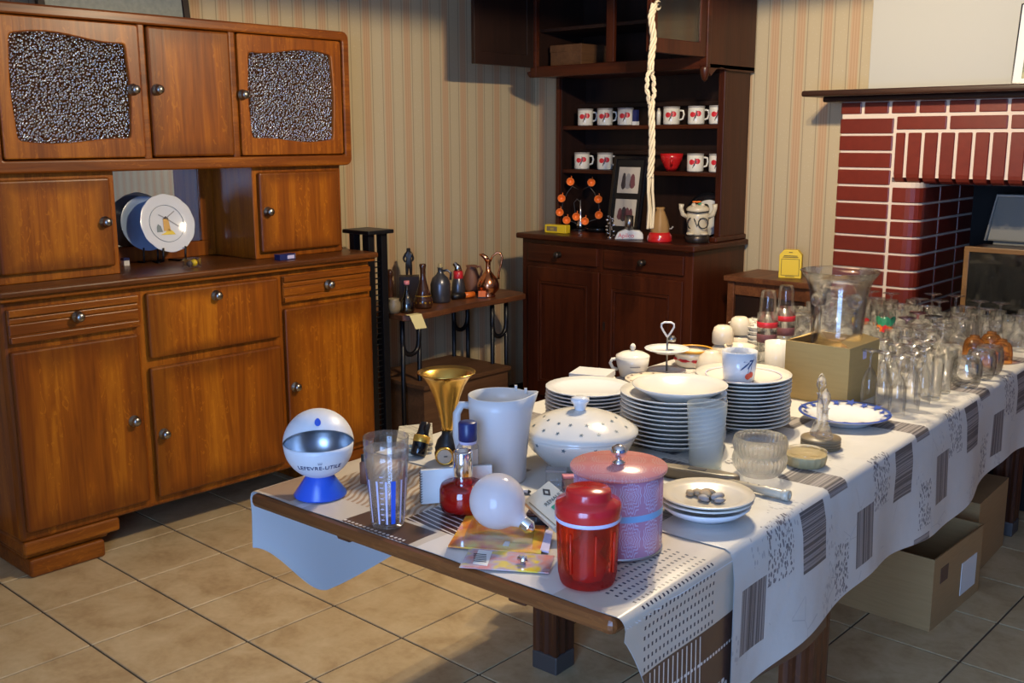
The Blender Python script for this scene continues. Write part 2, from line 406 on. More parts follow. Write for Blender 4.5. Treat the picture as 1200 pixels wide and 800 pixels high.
# middle tier: side cabinets, niche with mirror
MX = -3.615
rbox('side_cabinet', 'oak', WL+.005, MX, 1.385, 1.832, 1.012, 1.385, .004)
rbox('side_cabinet', 'oak', WL+.005, MX, 2.415, 2.862, 1.012, 1.385, .004)
rbox('niche_back', 'oak_dark', WL+.005, -3.925, 1.832, 2.415, 1.012, 1.385, .001)
rbox('niche_mirror', 'mirror', -3.926, -3.919, 1.86, 2.352, 1.075, 1.385, .002)
mfr = MB(); mfr.box(-3.926, -3.908, 1.832, 2.415, 1.012, 1.075); mfr.box(-3.926, -3.908, 2.352, 2.415, 1.075, 1.385); mfr.build('mirror_frame', 'oak', B, bevel=.003)
door('door', 1.402, 1.808, 1.045, 1.362, MX-.002, MX+.022, (123, 260))
door('door', 2.436, 2.838, 1.038, 1.362, MX-.002, MX+.022, (314, 248))
# upper tier: open box, rounded face frame, three doors
UX = -3.60; U0y, U1y, U0z, U1z = 1.40, 2.895, 1.385, 1.935
m_ = MB(); m_.box(WL+.005, UX, U0y, U0y+.02, U0z+.02, U1z-.02); m_.box(WL+.005, UX, U1y-.02, U1y, U0z+.02, U1z-.02)
m_.box(WL+.005, UX, U0y, U1y, U0z, U0z+.022); m_.box(WL+.005, UX, U0y, U1y, U1z-.022, U1z); m_.box(WL+.005, WL+.02, U0y, U1y, U0z, U1z)
for yy in (1.962, 2.338): m_.box(WL+.02, UX-.004, yy-.009, yy+.009, U0z, U1z)
m_.build('upper_carcass', 'oak', B, bevel=.003)
m_ = MB(); n8 = 6
ring(m_, rrect(U0y-.004, U1y+.006, U0z-.002, U1z+.002, .03, n8), rrect(U0y+.036, U1y-.03, U0z+.042, U1z-.036, .008, n8), UX-.004, UX+.024, 'x')
for yy in (1.962, 2.338): m_.box(UX-.004, UX+.012, yy-.016, yy+.016, U0z+.03, U1z-.03)
m_.build('face_frame', 'oak_h', B, bevel=.009, seg=3)
woodm('shelf_pale', (.35, .2, .08), (.45, .28, .12), (.55, .36, .18), 'Y')
rbox('inner_shelf', 'shelf_pale', WL+.02, -3.615, U0y+.02, 1.953, 1.655, 1.672, .001)
rbox('inner_shelf', 'shelf_pale', WL+.02, -3.615, 2.347, U1y-.02, 1.655, 1.672, .001)
glassm('hammered_glass', (.72, .56, .38), (.3, .25, .2), .9, .15, 3.6, bump=(110, 1.0, .011), haze=.0)
def glass_door(y0, y1, kp, flip):
    z0, z1 = 1.431, 1.896; w_, h = y1-y0, z1-z0; N = 60
    out, inn = [], []
    a, b = y0+.045, y1-.048; c, d = z0+.060, z1-.058; rr = .022
    base = rrect(a, b, c, d, rr, 4); seq = []
    for i, p in enumerate(base):
        seq.append(p); q = base[(i+1) % len(base)]
        if math.dist(p, q) > .05: seq += [(p[0]+(q[0]-p[0])*k/10, p[1]+(q[1]-p[1])*k/10) for k in range(1, 10)]
    for (y, z) in seq:
        t = (y-(a+b)/2)/((b-a)/2); u_ = (z-(c+d)/2)/((d-c)/2)
        tt = t if flip else -t
        wob = .012*math.sin(PI*tt*.9+.5)
        inn.append((y+.004*math.cos(PI*u_)*(1 if t > 0 else -1)*(abs(t) > .98), z+wob*(1 if u_ > 0 else -.7)*min(1, abs(u_)*1.2)))
        cy, cz = (y0+y1)/2, (z0+z1)/2; dy, dz = y-cy, z-cz; k = min((w_/2)/max(abs(dy), 1e-6), (h/2)/max(abs(dz), 1e-6)); out.append((cy+dy*k, cz+dz*k))
    m_ = MB(); ring(m_, out, inn, UX-.002, UX+.022, 'x')
    o = m_.build('glazed_door', 'oak', B, bevel=.005, seg=2)
    m2 = MB(); m2.prism([(y, z) for y, z in inn], UX+.003, UX+.007, 'x'); m2.build('textured_pane', 'hammered_glass', o)
    p = atx(kp[0], kp[1], UX+.022); knob(Vector((UX+.022, p.y, p.z)), o)
glass_door(1.442, 1.946, (156, 105), False)
glass_door(2.354, 2.858, (284, 111), True)
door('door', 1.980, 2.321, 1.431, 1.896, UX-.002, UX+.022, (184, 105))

# ------------------------------------------------------------------ dark dresser
DXL, DXR, DF, DB = -3.625, -2.575, 4.06, WB-.014
D = thing('dark_dresser', 'dark mahogany dresser with open shelves of mugs and an opened top cabinet', 'dresser', (-3.1, 4.3, 0))
def db(name, mat, *a, bevel=.004, parent=D): return MB().box(*a).build(name, mat, parent, bevel=bevel)
db('base_carcass', 'mahogany', DXL, DXR, DF, DB, .06, .982)
db('plinth', 'mahogany_dark', DXL-.008, DXR+.008, DF-.008, DB, 0, .09)
db('top_board', 'mahogany_h', DXL-.022, DXR+.022, DF-.03, DB, .982, 1.01, bevel=.007)
DC = -3.103
for x0, x1, kp in ((DXL+.045, DC-.02, (655, 292)), (DC+.02, DXR-.045, (754, 299))):
    o = db('drawer', 'mahogany_h', x0, x1, DF-.012, DF+.02, .868, .958)
    p = aty(kp[0], kp[1], DF-.012)
    MB().lathe([(0, 0), (.017, 0), (.008, .008), (.008, .014), (.017, .02), (.015, .03), (0, .034)], 14).xform(Matrix.Translation((p.x, DF-.012, .912)) @ Matrix.Rotation(PI/2, 4, 'X')).build('knob', 'knob_dark', o)
for x0, x1 in ((DXL+.05, DC-.004), (DC+.004, DXR-.045)):
    m_ = MB(); z0, z1 = .16, .843; s = .075
    ring(m_, [(x0, z0), (x1, z0), (x1, z1), (x0, z1)], [(x0+s, z0+s), (x1-s, z0+s), (x1-s, z1-s), (x0+s, z1-s)], DF-.016, DF+.01, 'y')
    o = m_.build('door', 'mahogany', D, bevel=.004)
    m_ = MB(); ring(m_, [(x0+s, z0+s), (x1-s, z0+s), (x1-s, z1-s), (x0+s, z1-s)], [(x0+s+.014, z0+s+.014), (x1-s-.014, z0+s+.014), (x1-s-.014, z1-s-.014), (x0+s+.014, z1-s-.014)], DF-.013, DF+.005, 'y'); m_.build('panel_moulding', 'mahogany_h', o, bevel=.003)
    MB().box(x0+s, x1-s, DF-.006, DF+.01, z0+s, z1-s).build('panel', 'mahogany', o)
    if x0 > -3.3: MB().box(x0+.022, x0+.034, DF-.018, DF-.014, .56, .60).build('keyhole_plate', 'knob_dark', o)
HF = 4.30; HL, HR = -3.585, -2.58
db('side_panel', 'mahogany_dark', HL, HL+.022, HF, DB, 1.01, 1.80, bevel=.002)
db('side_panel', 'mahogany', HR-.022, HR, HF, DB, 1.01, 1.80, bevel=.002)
db('front_stile', 'mahogany', HR-.03, HR+.004, HF-.018, HF+.004, 1.01, 1.80, bevel=.003)
db('front_stile', 'mahogany', HL-.004, HL+.02, HF-.018, HF+.004, 1.01, 1.80, bevel=.003)
db('side_step', 'mahogany', HR-.03, HR+.012, HF-.06, DB, 1.01, 1.035, bevel=.006)
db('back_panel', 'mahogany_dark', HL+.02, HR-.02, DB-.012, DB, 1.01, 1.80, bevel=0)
for z in (1.332, 1.556): db('shelf', 'mahogany_h', HL+.02, HR-.022, HF+.012, DB-.012, z-.02, z, bevel=.003)
for z in (1.42, 1.66): db('plate_rail', 'mahogany_dark', HL+.02, HR-.022, DB-.06, DB-.04, z-.012, z+.012, bevel=.003)
# upper cabinet standing proud, doors swung open
UF = 4.10; ZU0, ZU1 = 1.80, 2.42
db('cabinet_floor', 'mahogany', HL-.02, HR+.02, UF+.02, DB, ZU0, ZU0+.02, bevel=.002)
db('cabinet_top', 'mahogany_dark', HL-.04, HR+.04, UF-.03, DB, ZU1-.03, ZU1)
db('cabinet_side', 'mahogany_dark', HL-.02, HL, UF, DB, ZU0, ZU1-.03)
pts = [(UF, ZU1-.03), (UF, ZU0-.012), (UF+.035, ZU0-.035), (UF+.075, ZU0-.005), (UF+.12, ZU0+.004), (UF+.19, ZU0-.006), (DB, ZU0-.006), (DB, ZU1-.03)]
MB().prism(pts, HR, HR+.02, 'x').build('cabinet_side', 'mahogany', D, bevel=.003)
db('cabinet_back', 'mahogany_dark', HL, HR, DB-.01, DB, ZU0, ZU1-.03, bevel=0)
db('bottom_rail', 'mahogany_h', HL-.02, HR+.02, UF, UF+.024, ZU0-.004, ZU0+.05)
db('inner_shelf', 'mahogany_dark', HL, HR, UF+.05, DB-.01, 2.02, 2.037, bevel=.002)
db('centre_stile', 'mahogany', DC-.024, DC+.024, UF, UF+.022, ZU0+.05, ZU1-.03)
for x0, x1 in ((HL-.02, HL+.02), (HR-.02, HR+.022)): db('corner_stile', 'mahogany_h', x0, x1, UF-.004, UF+.024, ZU0, ZU1-.03)
m_ = MB().lathe([(0, -.062), (.012, -.05), (.022, -.02), (.024, 0), (.02, .01), (0, .01)], 8, (HR, UF+.012, ZU0+.0)); m_.build('drop_finial', 'mahogany_h', D)
MB().lathe([(0, -.03), (.014, -.02), (.018, 0), (0, .004)], 8, (HL-.03, UF+.012, ZU0+.025)).build('drop_finial', 'mahogany_h', D)
glassm('old_pane', (.55, .5, .45), (.3, .28, .25), .6, .05, .5)
for hx, s in ((HL-.006, 1), (HR+.004, -1)):
    m_ = MB(); z0, z1, wd, t = ZU0+.045, ZU1-.04, .43, .022
    y1 = UF-.004; y0 = y1-wd
    ring(m_, [(y0, z0), (y1, z0), (y1, z1), (y0, z1)], [(y0+.05, z0+.06), (y1-.05, z0+.06), (y1-.05, z1-.06), (y0+.05, z1-.06)], hx-t/2, hx+t/2, 'x')
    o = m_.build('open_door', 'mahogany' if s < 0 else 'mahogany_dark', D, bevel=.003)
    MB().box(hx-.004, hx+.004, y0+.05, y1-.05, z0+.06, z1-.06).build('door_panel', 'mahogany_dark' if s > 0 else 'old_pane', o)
    if s < 0:
        p = atx(767, 6, hx+t/2); KNOB = Vector((hx+t/2, p.y, p.z))
        MB().lathe([(0, 0), (.013, 0), (.006, .006), (.006, .014), (.012, .018), (.011, .026), (0, .03)], 14).xform(Matrix.Translation(KNOB) @ Matrix.Rotation(PI/2, 4, 'Y')).build('knob', 'knob_dark', o)

# ------------------------------------------------------------------ brick fireplace (part of the room)
FXL, FXJ, FXC, FXR = -2.03, -1.79, -1.665, -.42      # left side, column joint, opening edge, right side
OPR = -.75                                           # right edge of the opening
def cheek(inset):
    rad = .06-inset*.5; a, b = FXC-inset, FY+inset
    return [(FXJ-.02, b), (a-rad, b)]+[(a-rad+rad*math.sin(t), b+rad-rad*math.cos(t)) for t in (PI/10, PI/5, 3*PI/10, 2*PI/5, PI/2)]+[(a, 4.98), (FXJ-.02, 4.98)]
F = struct(MB().box(FXL+.006, FXJ-.0, FY+.006, 5.02, 0, 1.655).prism(cheek(.004), 0, 1.31, 'z').box(OPR+.02, FXR-.006, FY+.008, 5.02, 0, 1.655).box(FXJ, OPR+.02, FY+.006, 5.02, 1.33, 1.655)
           .box(FXC-.02, OPR+.02, 4.98, 5.02, 0, 1.33).build('wall_fireplace', 'mortar'))
J = .0065
def brick(x0, x1, y0, y1, z0, z1, bevel=.004): return MB().box(x0, x1, y0, y1, z0, z1).build('brick', 'brick', F, bevel=bevel, seg=2)
PZ = .0712; zt = 1.577                                # rows below the header course
# header course
x = FXL
for x1 in [-1.933, -1.815, -1.70, -1.58, -1.464, -1.346, -1.228, -1.11, -.992, -.874, -.756, -.638, -.52, -.42]:
    brick(x+(J if x > FXL else 0), x1-J, FY, FY+.06, 1.592, 1.64); x = x1
# stretchers above the lintel
x = FXJ
for x1 in (-1.573, -1.340, -1.107, -.874, -.65):
    brick(x+J, x1-J, FY, FY+.06, 1.526, 1.579); x = x1
# soldier course with rounded lower edge
x = FXJ
sold = [-1.738, -1.6705, -1.604, -1.537, -1.469, -1.4025, -1.336, -1.269, -1.202, -1.135, -1.068, -1.0, -.934, -.867, -.8, -.733, -.65]
for x1 in sold:
    m_ = MB(); o_ = [(FY, 1.513), (FY, 1.345)]+[(FY+.045-.045*math.cos(a), 1.345-.04*math.sin(a)) for a in (PI/8, PI/4, 3*PI/8, PI/2)]+[(FY+.1, 1.305), (FY+.1, 1.513)]
    m_.prism(o_, x+J, x1-J, 'x'); m_.build('brick', 'brick', F, bevel=.003, seg=1); x = x1
MB().box(FXC-.02, OPR+.02, FY+.10, 4.98, 1.30, 1.34).build('lintel_underside', 'soot', F)
for r in range(22):
    z1 = zt-J*.7-PZ*r; z0 = zt-PZ*(r+1)+J*.7
    if z1 < .05: break
    z0 = max(z0, 0)
    brick(FXL, FXJ-J, FY, FY+.06, z0, z1)
    brick(FXR-.24+J, FXR, FY, FY+.06, z0, z1)
    if z1 > 1.31: continue
    # rounded corner brick of the cheek
    rad = .06
    o_ = [(FXJ+J, FY), (FXC-rad, FY)]+[(FXC-rad+rad*math.sin(a), FY+rad-rad*math.cos(a)) for a in (PI/10, PI/5, 3*PI/10, 2*PI/5, PI/2)]+[(FXC, 4.555-J), (FXJ+J, 4.555-J)]
    m_ = MB(); m_.prism(o_, z0, z1, 'z'); m_.build('brick', 'brick', F, bevel=.003, seg=1)
    for ya, yb in ((4.555, 4.79), (4.79, 4.98)): brick(FXC-.06, FXC, ya+J, yb-J, z0, z1)
    brick(OPR, OPR+.09-J, FY, 4.555, z0, z1)
MB().box(FXC, OPR, 4.965, 4.98, 0, 1.31).build('soot_back', 'soot', F)
hearth = MB().box(FXC+.002, OPR-.002, FY+.03, 4.965, 0, .55).build('hearth', 'soot', F, bevel=.005)
mt = MB(); mt.box(FXL-.125, FXR+.1, FY-.13, WB, 1.665, 1.69); mt.box(FXL-.06, FXR+.05, FY-.06, WB, 1.642, 1.666)
mo = struct(mt.build('trim_mantel', 'mantel_wood', bevel=.009, seg=3))
pm('chimney_white', (.44, .42, .37), .85)
struct(MB().box(-1.93, -.5, FY+.03, WB+.2, 1.69, RZ).build('wall_chimney', 'chimney_white', bevel=.004))
# wooden-framed set with dark glass, and grey casing behind it
TV = thing('glass_fronted_box', 'box with thin pale-wood frame and dark glass front inside the fireplace', 'box', (-1.25, 4.62, .55))
m_ = MB(); a, b, c, d = -1.528, -.98, .55, 1.045; ring(m_, [(a, c), (b, c), (b, d), (a, d)], [(a+.022, c+.022), (b-.022, c+.022), (b-.022, d-.022), (a+.022, d-.022)], 4.50, 4.53, 'y')
woodm('pale_wood', (.13, .06, .02), (.2, .1, .035), (.27, .14, .05), 'X'); m_.build('front_frame', 'pale_wood', TV, bevel=.003)
pm('dark_glass', (.006, .006, .006), .06, 0, Specular_IOR_Level=.7)
MB().box(a+.022, b-.022, 4.506, 4.515, c+.022, d-.022).build('dark_pane', 'dark_glass', TV)
MB().box(a+.01, b-.01, 4.532, 4.70, c, d-.004).build('casing', 'mantel_wood', TV, bevel=.004)
pm('grey_metal', (.20, .19, .16), .45, .2); pm('grey_rim', (.45, .43, .38), .4, .3)
G = thing('grey_hood', 'grey metal casing with slanted side above the glass-fronted box', 'casing', (-1.25, 4.8, 1.045))
MB().prism([(-1.52, 1.052), (-.98, 1.052), (-1.02, 1.25), (-1.485, 1.25)], 4.72, 4.93, 'y').build('body', 'grey_metal', G, bevel=.008)
MB().tube([(-1.515, 4.712, 1.055), (-1.48, 4.712, 1.25), (-1.02, 4.712, 1.25)], .006).build('rim', 'grey_rim', G)
MB().box(-1.49, -1.01, 4.74, 4.92, 1.02, 1.055).build('support', 'grey_metal', G)
# stand for the hood: legs down to the hearth behind the box
for x_ in (-1.48, -1.04): MB().box(x_, x_+.02, 4.86, 4.88, .55, 1.03).build('support_leg', 'black_metal', G)

# ------------------------------------------------------------------ small side cabinet between dresser and fireplace
SC = thing('side_cabinet', 'small brown side cabinet between the dresser and the brick fireplace', 'cabinet', (-2.26, 4.36, 0))
MB().box(-2.50, -2.045, 4.20, WB-.016, .842, .868).build('top_board', 'board', SC, bevel=.005)
m_ = MB()
for x in (-2.485, -2.095):
    for y in (4.215, 4.46): m_.box(x, x+.04, y, y+.04, 0, .842)
for k, (x, y) in enumerate([(x, y) for x in (-2.485, -2.095) for y in (4.215, 4.46)]):
    MB().box(x, x+.035, y, y+.035, 0, .842).build('leg', 'board', SC, bevel=.003)
MB().box(-2.45, -2.095, 4.222, 4.24, .78, .842).build('apron', 'board', SC, bevel=.002)
MB().box(-2.45, -2.095, 4.232, 4.246, .25, .78).build('front_panel', 'mahogany_dark', SC)
MB().box(-2.48, -2.47, 4.25, 4.46, .25, .842).build('side_panel', 'mahogany_dark', SC)
MB().box(-2.068, -2.063, 4.25, 4.46, .25, .842).build('side_panel', 'mahogany_dark', SC)
MB().box(-2.48, -2.065, 4.24, 4.47, .24, .26).build('lower_board', 'board', SC)

# ------------------------------------------------------------------ plant stand and wall console
PS = thing('plant_stand', 'tall narrow black stand with flat square top beside the oak buffet', 'stand', (-3.65, 3.04, 0))
px0, px1, py0, py1 = -3.745, -3.56, 2.965, 3.115
MB().box(px0, px1, py0, py1, 1.075, 1.093).build('top_plate', 'black_metal', PS, bevel=.004)
for x in (px0+.025, px1-.06):
    for y in (py0+.02, py1-.055): MB().box(x, x+.035, y, y+.035, 0, 1.076).build('leg', 'black_metal', PS, bevel=.002)
for z in [.03+.0255*k for k in range(37)]:
    for x in (px0+.043, px1-.043): MB().tube([(x, py0+.05, z), (x, py1-.04, z)], .0035, 5).build('rung', 'black_metal', PS)
W = thing('console_table', 'narrow console with wavy-edged wooden board on looped black iron legs', 'console', (-3.72, 3.58, 0))
pts = [(-3.92, 3.15), (-3.53, 3.125)]
for k in range(13):
    t = k/12; pts.append((-3.50-.055*t+.012*math.sin(t*9), 3.15+t*.85))
pts += [(-3.62, 4.04), (-3.75, 4.05), (-3.92, 4.04)]
MB().prism(pts, .672, .70, 'z').build('board_top', 'board', W, bevel=.004)
for yb in (3.22, 3.83):
    for xx in (-3.86, -3.58):
        y0, y1 = yb-.052, yb+.052
        MB().tube([(xx, y0, .0), (xx, y0, .672)], .011, 8).build('leg', 'black_metal', W)
        MB().tube([(xx, y1, .0), (xx, y1, .672)], .011, 8).build('leg', 'black_metal', W)
        MB().tube([(xx, y0, .66), (xx, y0, .56)]+[(xx, yb-.05*math.cos(a), .545-.05*math.sin(a)) for a in [PI*i/8 for i in range(9)]]+[(xx, y1, .56), (xx, y1, .66)], .012, 8).build('loop', 'black_metal', W)
woodm('box_wood', (.06, .026, .011), (.10, .044, .018), (.15, .07, .03), 'Y', rough=.6)
LB = thing('low_wooden_box', 'plain brown wooden box standing on the floor under the console', 'box', (-3.68, 3.48, 0))
m_ = MB(); bx0, bx1, by0, by1, bz = -3.90, -3.47, 3.20, 3.80, .36
m_.box(bx0, bx1, by0, by1, bz-.02, bz).build('lid', 'box_wood', LB, bevel=.003)
MB().box(bx1-.035, bx1-.015, by0+.01, by1-.01, .06, bz-.02).build('front_panel', 'box_wood', LB)
MB().box(bx0+.01, bx1-.035, by0+.01, by0+.028, .06, bz-.02).build('end_panel', 'box_wood', LB)
MB().box(bx0+.01, bx1-.035, by1-.028, by1-.01, .06, bz-.02).build('end_panel', 'box_wood', LB)
MB().box(bx0+.01, bx0+.028, by0+.028, by1-.028, .06, bz-.02).build('back_panel', 'box_wood', LB)
MB().box(bx0+.03, bx1-.06, by0+.03, by1-.03, 0, .06).build('base', 'black', LB)

# ------------------------------------------------------------------ long table
TO = Vector((-1.375, 1.2075, 0)); TA = math.radians(2.5); TW, TL, TZ = .47, 3.04, .757
EX = Vector((math.cos(TA), math.sin(TA), 0)); EY = Vector((-math.sin(TA), math.cos(TA), 0))
def tl(s, v, z=0): return TO+EX*s+EY*v+Vector((0, 0, z))
T = thing('long_table', 'long dark wooden table with pull-out leaf and square legs, covered in cloths', 'table', TO, TA)
def tb(name, mat, *a, bevel=.004): return MB().box(*a).build(name, mat, T, bevel=bevel, world=False)
tb('leaf_top', 'table_edge', -TW, TW, 0, .86, .722, .752, bevel=.011)
tb('main_top', 'table_edge', -TW, TW, .866, TL, .722, .752, bevel=.008)
tb('apron', 'leg_wood', -TW+.06, -TW+.085, .90, TL-.1, .62, .722); tb('apron', 'leg_wood', TW-.085, TW-.06, .90, TL-.1, .62, .722)
tb('apron', 'leg_wood', -TW+.085, TW-.085, .90, .925, .62, .722); tb('apron', 'leg_wood', -TW+.085, TW-.085, TL-.125, TL-.1, .62, .722)
tb('slide_rail', 'leg_wood', -.25, -.21, .05, 1.6, .69, .722); tb('slide_rail', 'leg_wood', .21, .25, .05, 1.6, .69, .722)
pm('foot_metal', (.10, .09, .085), .5, .5)
for sx, vv in ((-.36, .93), (.395, .92), (-.36, 2.86), (.345, 2.86)):
    m_ = MB(); w2 = .042
    o_ = []
    for i, (dx, dy) in enumerate(((1, 0), (0, 1), (-1, 0), (0, -1))):     # fluted square section
        tx, ty = -dy, dx
        for k in range(8):
            q = -1+2*k/8; fl_ = -.004 if k in (2, 3, 5, 6) else 0
            o_.append((sx+(dx*(w2+fl_)+tx*q*w2), vv+(dy*(w2+fl_)+ty*q*w2)))
    m_.prism(o_, .05, .722, 'z'); lg = m_.build('leg', 'leg_wood', T, world=False)
    MB().box(sx-w2-.002, sx+w2+.002, vv-w2-.002, vv+w2+.002, 0, .055).build('foot_cap', 'foot_metal', lg, bevel=.004, world=False)

def cloth_mesh(v0, v1, z, left, right, nv=160, nt=24, nh=26, off=0.0, seed=0, corner=.0):
    """left/right: functions v -> drop; returns MB plus uv list (s, v) in metres"""
    mb = MB(); uv = []; cols = []
    for j in range(nv+1):
        v = v0+(v1-v0)*j/nv; row = []
        def side(sg, drop):
            L = []
            for k in range(nh+1):
                d = drop*(k/nh); rr = .016
                if d < rr*1.57: a = d/rr; x = TW+rr*math.sin(a)-.002; zz = z-rr*(1-math.cos(a))
                else:
                    x = TW+rr-.002; zz = z-rr-(d-rr*1.57)
                    f = (d/.3); x += f*(.009*math.sin(v*7.3+seed)+.006*math.sin(v*17+1.3*seed)+.008)+off*min(1, (d-rr*1.57)/.04)
                L.append((sg*x, zz, sg*(TW+d)))
            return L
        L = side(-1, left(v))[::-1]; Rr = side(1, right(v))
        top = [(-TW+2*TW*k/nt, z+.0008*math.sin(v*40+k), -TW+2*TW*k/nt) for k in range(1, nt)]
        row = L+top+Rr
        for x, zz, s_ in row: mb.v.append((x, v, zz)); uv.append((s_, v))
        n_ = len(row)
    for j in range(nv):
        for k in range(n_-1):
            a = j*n_+k; mb.f.append((a, a+1, a+n_+1, a+n_)); mb.sm.append(True)
    return mb, uv
def cloth(name, mat, mb, uv, parent):
    me = bpy.data.meshes.new(name); me.from_pydata(mb.v, [], mb.f); me.polygons.foreach_set('use_smooth', mb.sm)
    ul = me.uv_layers.new(name='UVMap')
    for lp in me.loops: ul.data[lp.index].uv = uv[lp.vertex_index]
    me.materials.append(M[mat]); o = bpy.data.objects.new(name, me); COL.objects.link(o); o.parent = parent
    return o
# printed oilcloth: beige patchwork
n = NT('oilcloth_print'); M['oilcloth_print'] = n.m; u_, v_, _ = n.sep(n.uv())
beige, brown, white = (.50, .42, .33), (.075, .038, .026), (.66, .60, .54)
c = n.mix(n.noise(n.uv(), 6, 3), (.50, .43, .34), (.56, .48, .39))
def put(c, mask, col): return n.mix(mask, c, col)
c = put(c, n.box(u_, v_, .02, .34, -.05, .14), white); c = put(c, n.box(u_, v_, -.19, .0, .0, .09), brown)
c = put(c, n.box(u_, v_, -.47, -.36, .02, .14), (.34, .23, .15))
c = put(c, n.m_('MULTIPLY', n.box(u_, v_, -.40, -.10, .10, .36), n.m_('GREATER_THAN', n.m_('SINE', n.m_('ADD', n.m_('MULTIPLY', n.m_('ADD', u_, n.m_('MULTIPLY', v_, .5)), 420), n.m_('MULTIPLY', n.m_('SINE', n.m_('MULTIPLY', v_, 90)), 1.2))), .1)), (.36, .24, .15))
c = put(c, n.box(u_, v_, -.10, .07, .10, .27), brown)
c = put(c, n.m_('MULTIPLY', n.box(u_, v_, -.10, .07, .10, .27), n.m_('GREATER_THAN', n.m_('SINE', n.m_('MULTIPLY', n.m_('ADD', v_, n.m_('MULTIPLY', u_, .15)), 420)), .72)), white)
def dots(step, rad, du=0, dv=0):
    fu = n.m_('SUBTRACT', n.m_('FRACT', n.m_('ADD', n.m_('DIVIDE', u_, step), 50.5+du)), .5); fv = n.m_('SUBTRACT', n.m_('FRACT', n.m_('ADD', n.m_('DIVIDE', v_, step), 50.5+dv)), .5)
    return n.m_('LESS_THAN', n.m_('ADD', n.m_('MULTIPLY', fu, fu), n.m_('MULTIPLY', fv, fv)), rad*rad)
def dots2(su, sv, rad, du=0, dv=0):
    fu = n.m_('SUBTRACT', n.m_('FRACT', n.m_('ADD', n.m_('DIVIDE', u_, su), 50.5+du)), .5); fv = n.m_('SUBTRACT', n.m_('FRACT', n.m_('ADD', n.m_('DIVIDE', v_, sv), 50.5+dv)), .5)
    return n.m_('MULTIPLY', n.m_('COMPARE', fu, 0.0, rad), n.m_('COMPARE', fv, 0.0, rad))
c = put(c, n.m_('MULTIPLY', n.box(u_, v_, -.19, -.02, .005, .03), dots(.011, .3)), white)
c = put(c, n.m_('MULTIPLY', n.box(u_, v_, .33, .602, .07, .31), dots2(.0185, .0125, .19)), (.03, .03, .05))
c = put(c, n.box(u_, v_, .60, .95, -.1, .9), brown)
c = put(c, n.m_('MULTIPLY', n.box(u_, v_, .605, .95, .08, .27), n.m_('GREATER_THAN', n.m_('SINE', n.m_('MULTIPLY', v_, 420)), .75)), white)
c = put(c, n.m_('MULTIPLY', n.box(u_, v_, .655, .662, -.1, .9), dots2(.012, .011, .3)), white)
c = put(c, n.m_('MULTIPLY', n.box(u_, v_, .725, .765, .2, .9), n.m_('LESS_THAN', n.voro(n.mapping(n.uv(), (1, 1, 1)), 40), .28)), white)
c = put(c, n.box(u_, v_, -.33, -.31, -.1, .05), white)
n.l(c, n.b.inputs['Base Color']); n.b.inputs['Roughness'].default_value = .32; n.b.inputs['Specular IOR Level'].default_value = .4
# white cloth with grey patches
n = NT('patch_cloth_print'); M['patch_cloth_print'] = n.m; u_, v_, _ = n.sep(n.uv())
vv = n.m_('MULTIPLY', n.m_('FRACT', n.m_('ADD', n.m_('DIVIDE', n.m_('SUBTRACT', v_, .36), .54), 9)), .54)
ss = n.m_('MULTIPLY', n.m_('FRACT', n.m_('ADD', n.m_('DIVIDE', n.m_('SUBTRACT', u_, .35), .40), 9)), .40)
c = n.mix(n.noise(n.uv(), 9, 3), (.53, .505, .46), (.58, .555, .51))
br = n.m_('MULTIPLY', n.m_('LESS_THAN', n.voro(n.mapping(n.uv(), (1, 1, 1)), 9, 'DISTANCE_TO_EDGE'), .006), n.m_('GREATER_THAN', n.noise(n.uv(), 5, 2), .58))
c = n.mix(n.m_('MULTIPLY', br, .5), c, (.28, .27, .27))
lf = n.m_('MULTIPLY', n.m_('LESS_THAN', n.voro(n.mapping(n.uv(), (60, 110, 1)), 1.0), .33), n.m_('GREATER_THAN', n.noise(n.uv(), 7, 1), .62))
c = n.mix(n.m_('MULTIPLY', lf, .55), c, (.25, .24, .25))
def stripes(coord, per, seed):
    a = n.noise(n.mapping(n.uv(), (per, .2, 1) if coord == 'u' else (.2, per, 1), loc=(seed, seed, 0)), 1.0, 3, .7)
    return n.mix(n.m_('GREATER_THAN', a, .5), (.085, .075, .075), (.27, .24, .225))
c = n.mix(n.box(ss, vv, .14, .27, .29, .405), c, stripes('u', 150, 1)); c = n.mix(n.box(ss, vv, .01, .15, .44, .535), c, stripes('u', 150, 3))
c = n.mix(n.box(ss, vv, .22, .355, .04, .14), c, stripes('v', 150, 2))
sp = n.m_('LESS_THAN', n.voro(n.mapping(n.uv(), (85, 150, 1)), 1.0), .42)
spm = n.m_('MULTIPLY', sp, n.m_('MAXIMUM', n.box(ss, vv, .12, .25, .145, .25), n.box(ss, vv, .265, .39, .46, .545)))
c = n.mix(spm, c, (.13, .12, .13))
n.l(c, n.b.inputs['Base Color']); n.b.inputs['Roughness'].default_value = .5
n.l(n.bump(n.noise(n.uv(), 14, 3), .25, .01), n.b.inputs['Normal'])
pm('cloth_back', (.62, .62, .62), .7)
sm = lambda a, b, x: (lambda t: t*t*(3-2*t))(min(1, max(0, (x-a)/(b-a))))
OC = thing('oilcloth', 'beige and brown patchwork-printed oilcloth hanging over the near end of the table', 'tablecloth', TO+Vector((0, 0, .754)), TA)
lf_ = lambda v: .14+.17*sm(0, .22, v)-.03*sm(.25, .5, v); rt_ = lambda v: .03+.29*sm(-.02, .2, v)
for nm, mt_, off in (('printed_face', 'oilcloth_print', 0), ('white_backing', 'cloth_back', -.0015)):
    mb, uv = cloth_mesh(.012, .80, .754+off*.7, lf_, rt_, nv=90, off=off-.004, seed=2.2)
    mb.v = [(x, y, zz-.754) for x, y, zz in mb.v]; cloth(nm, mt_, mb, uv, OC)
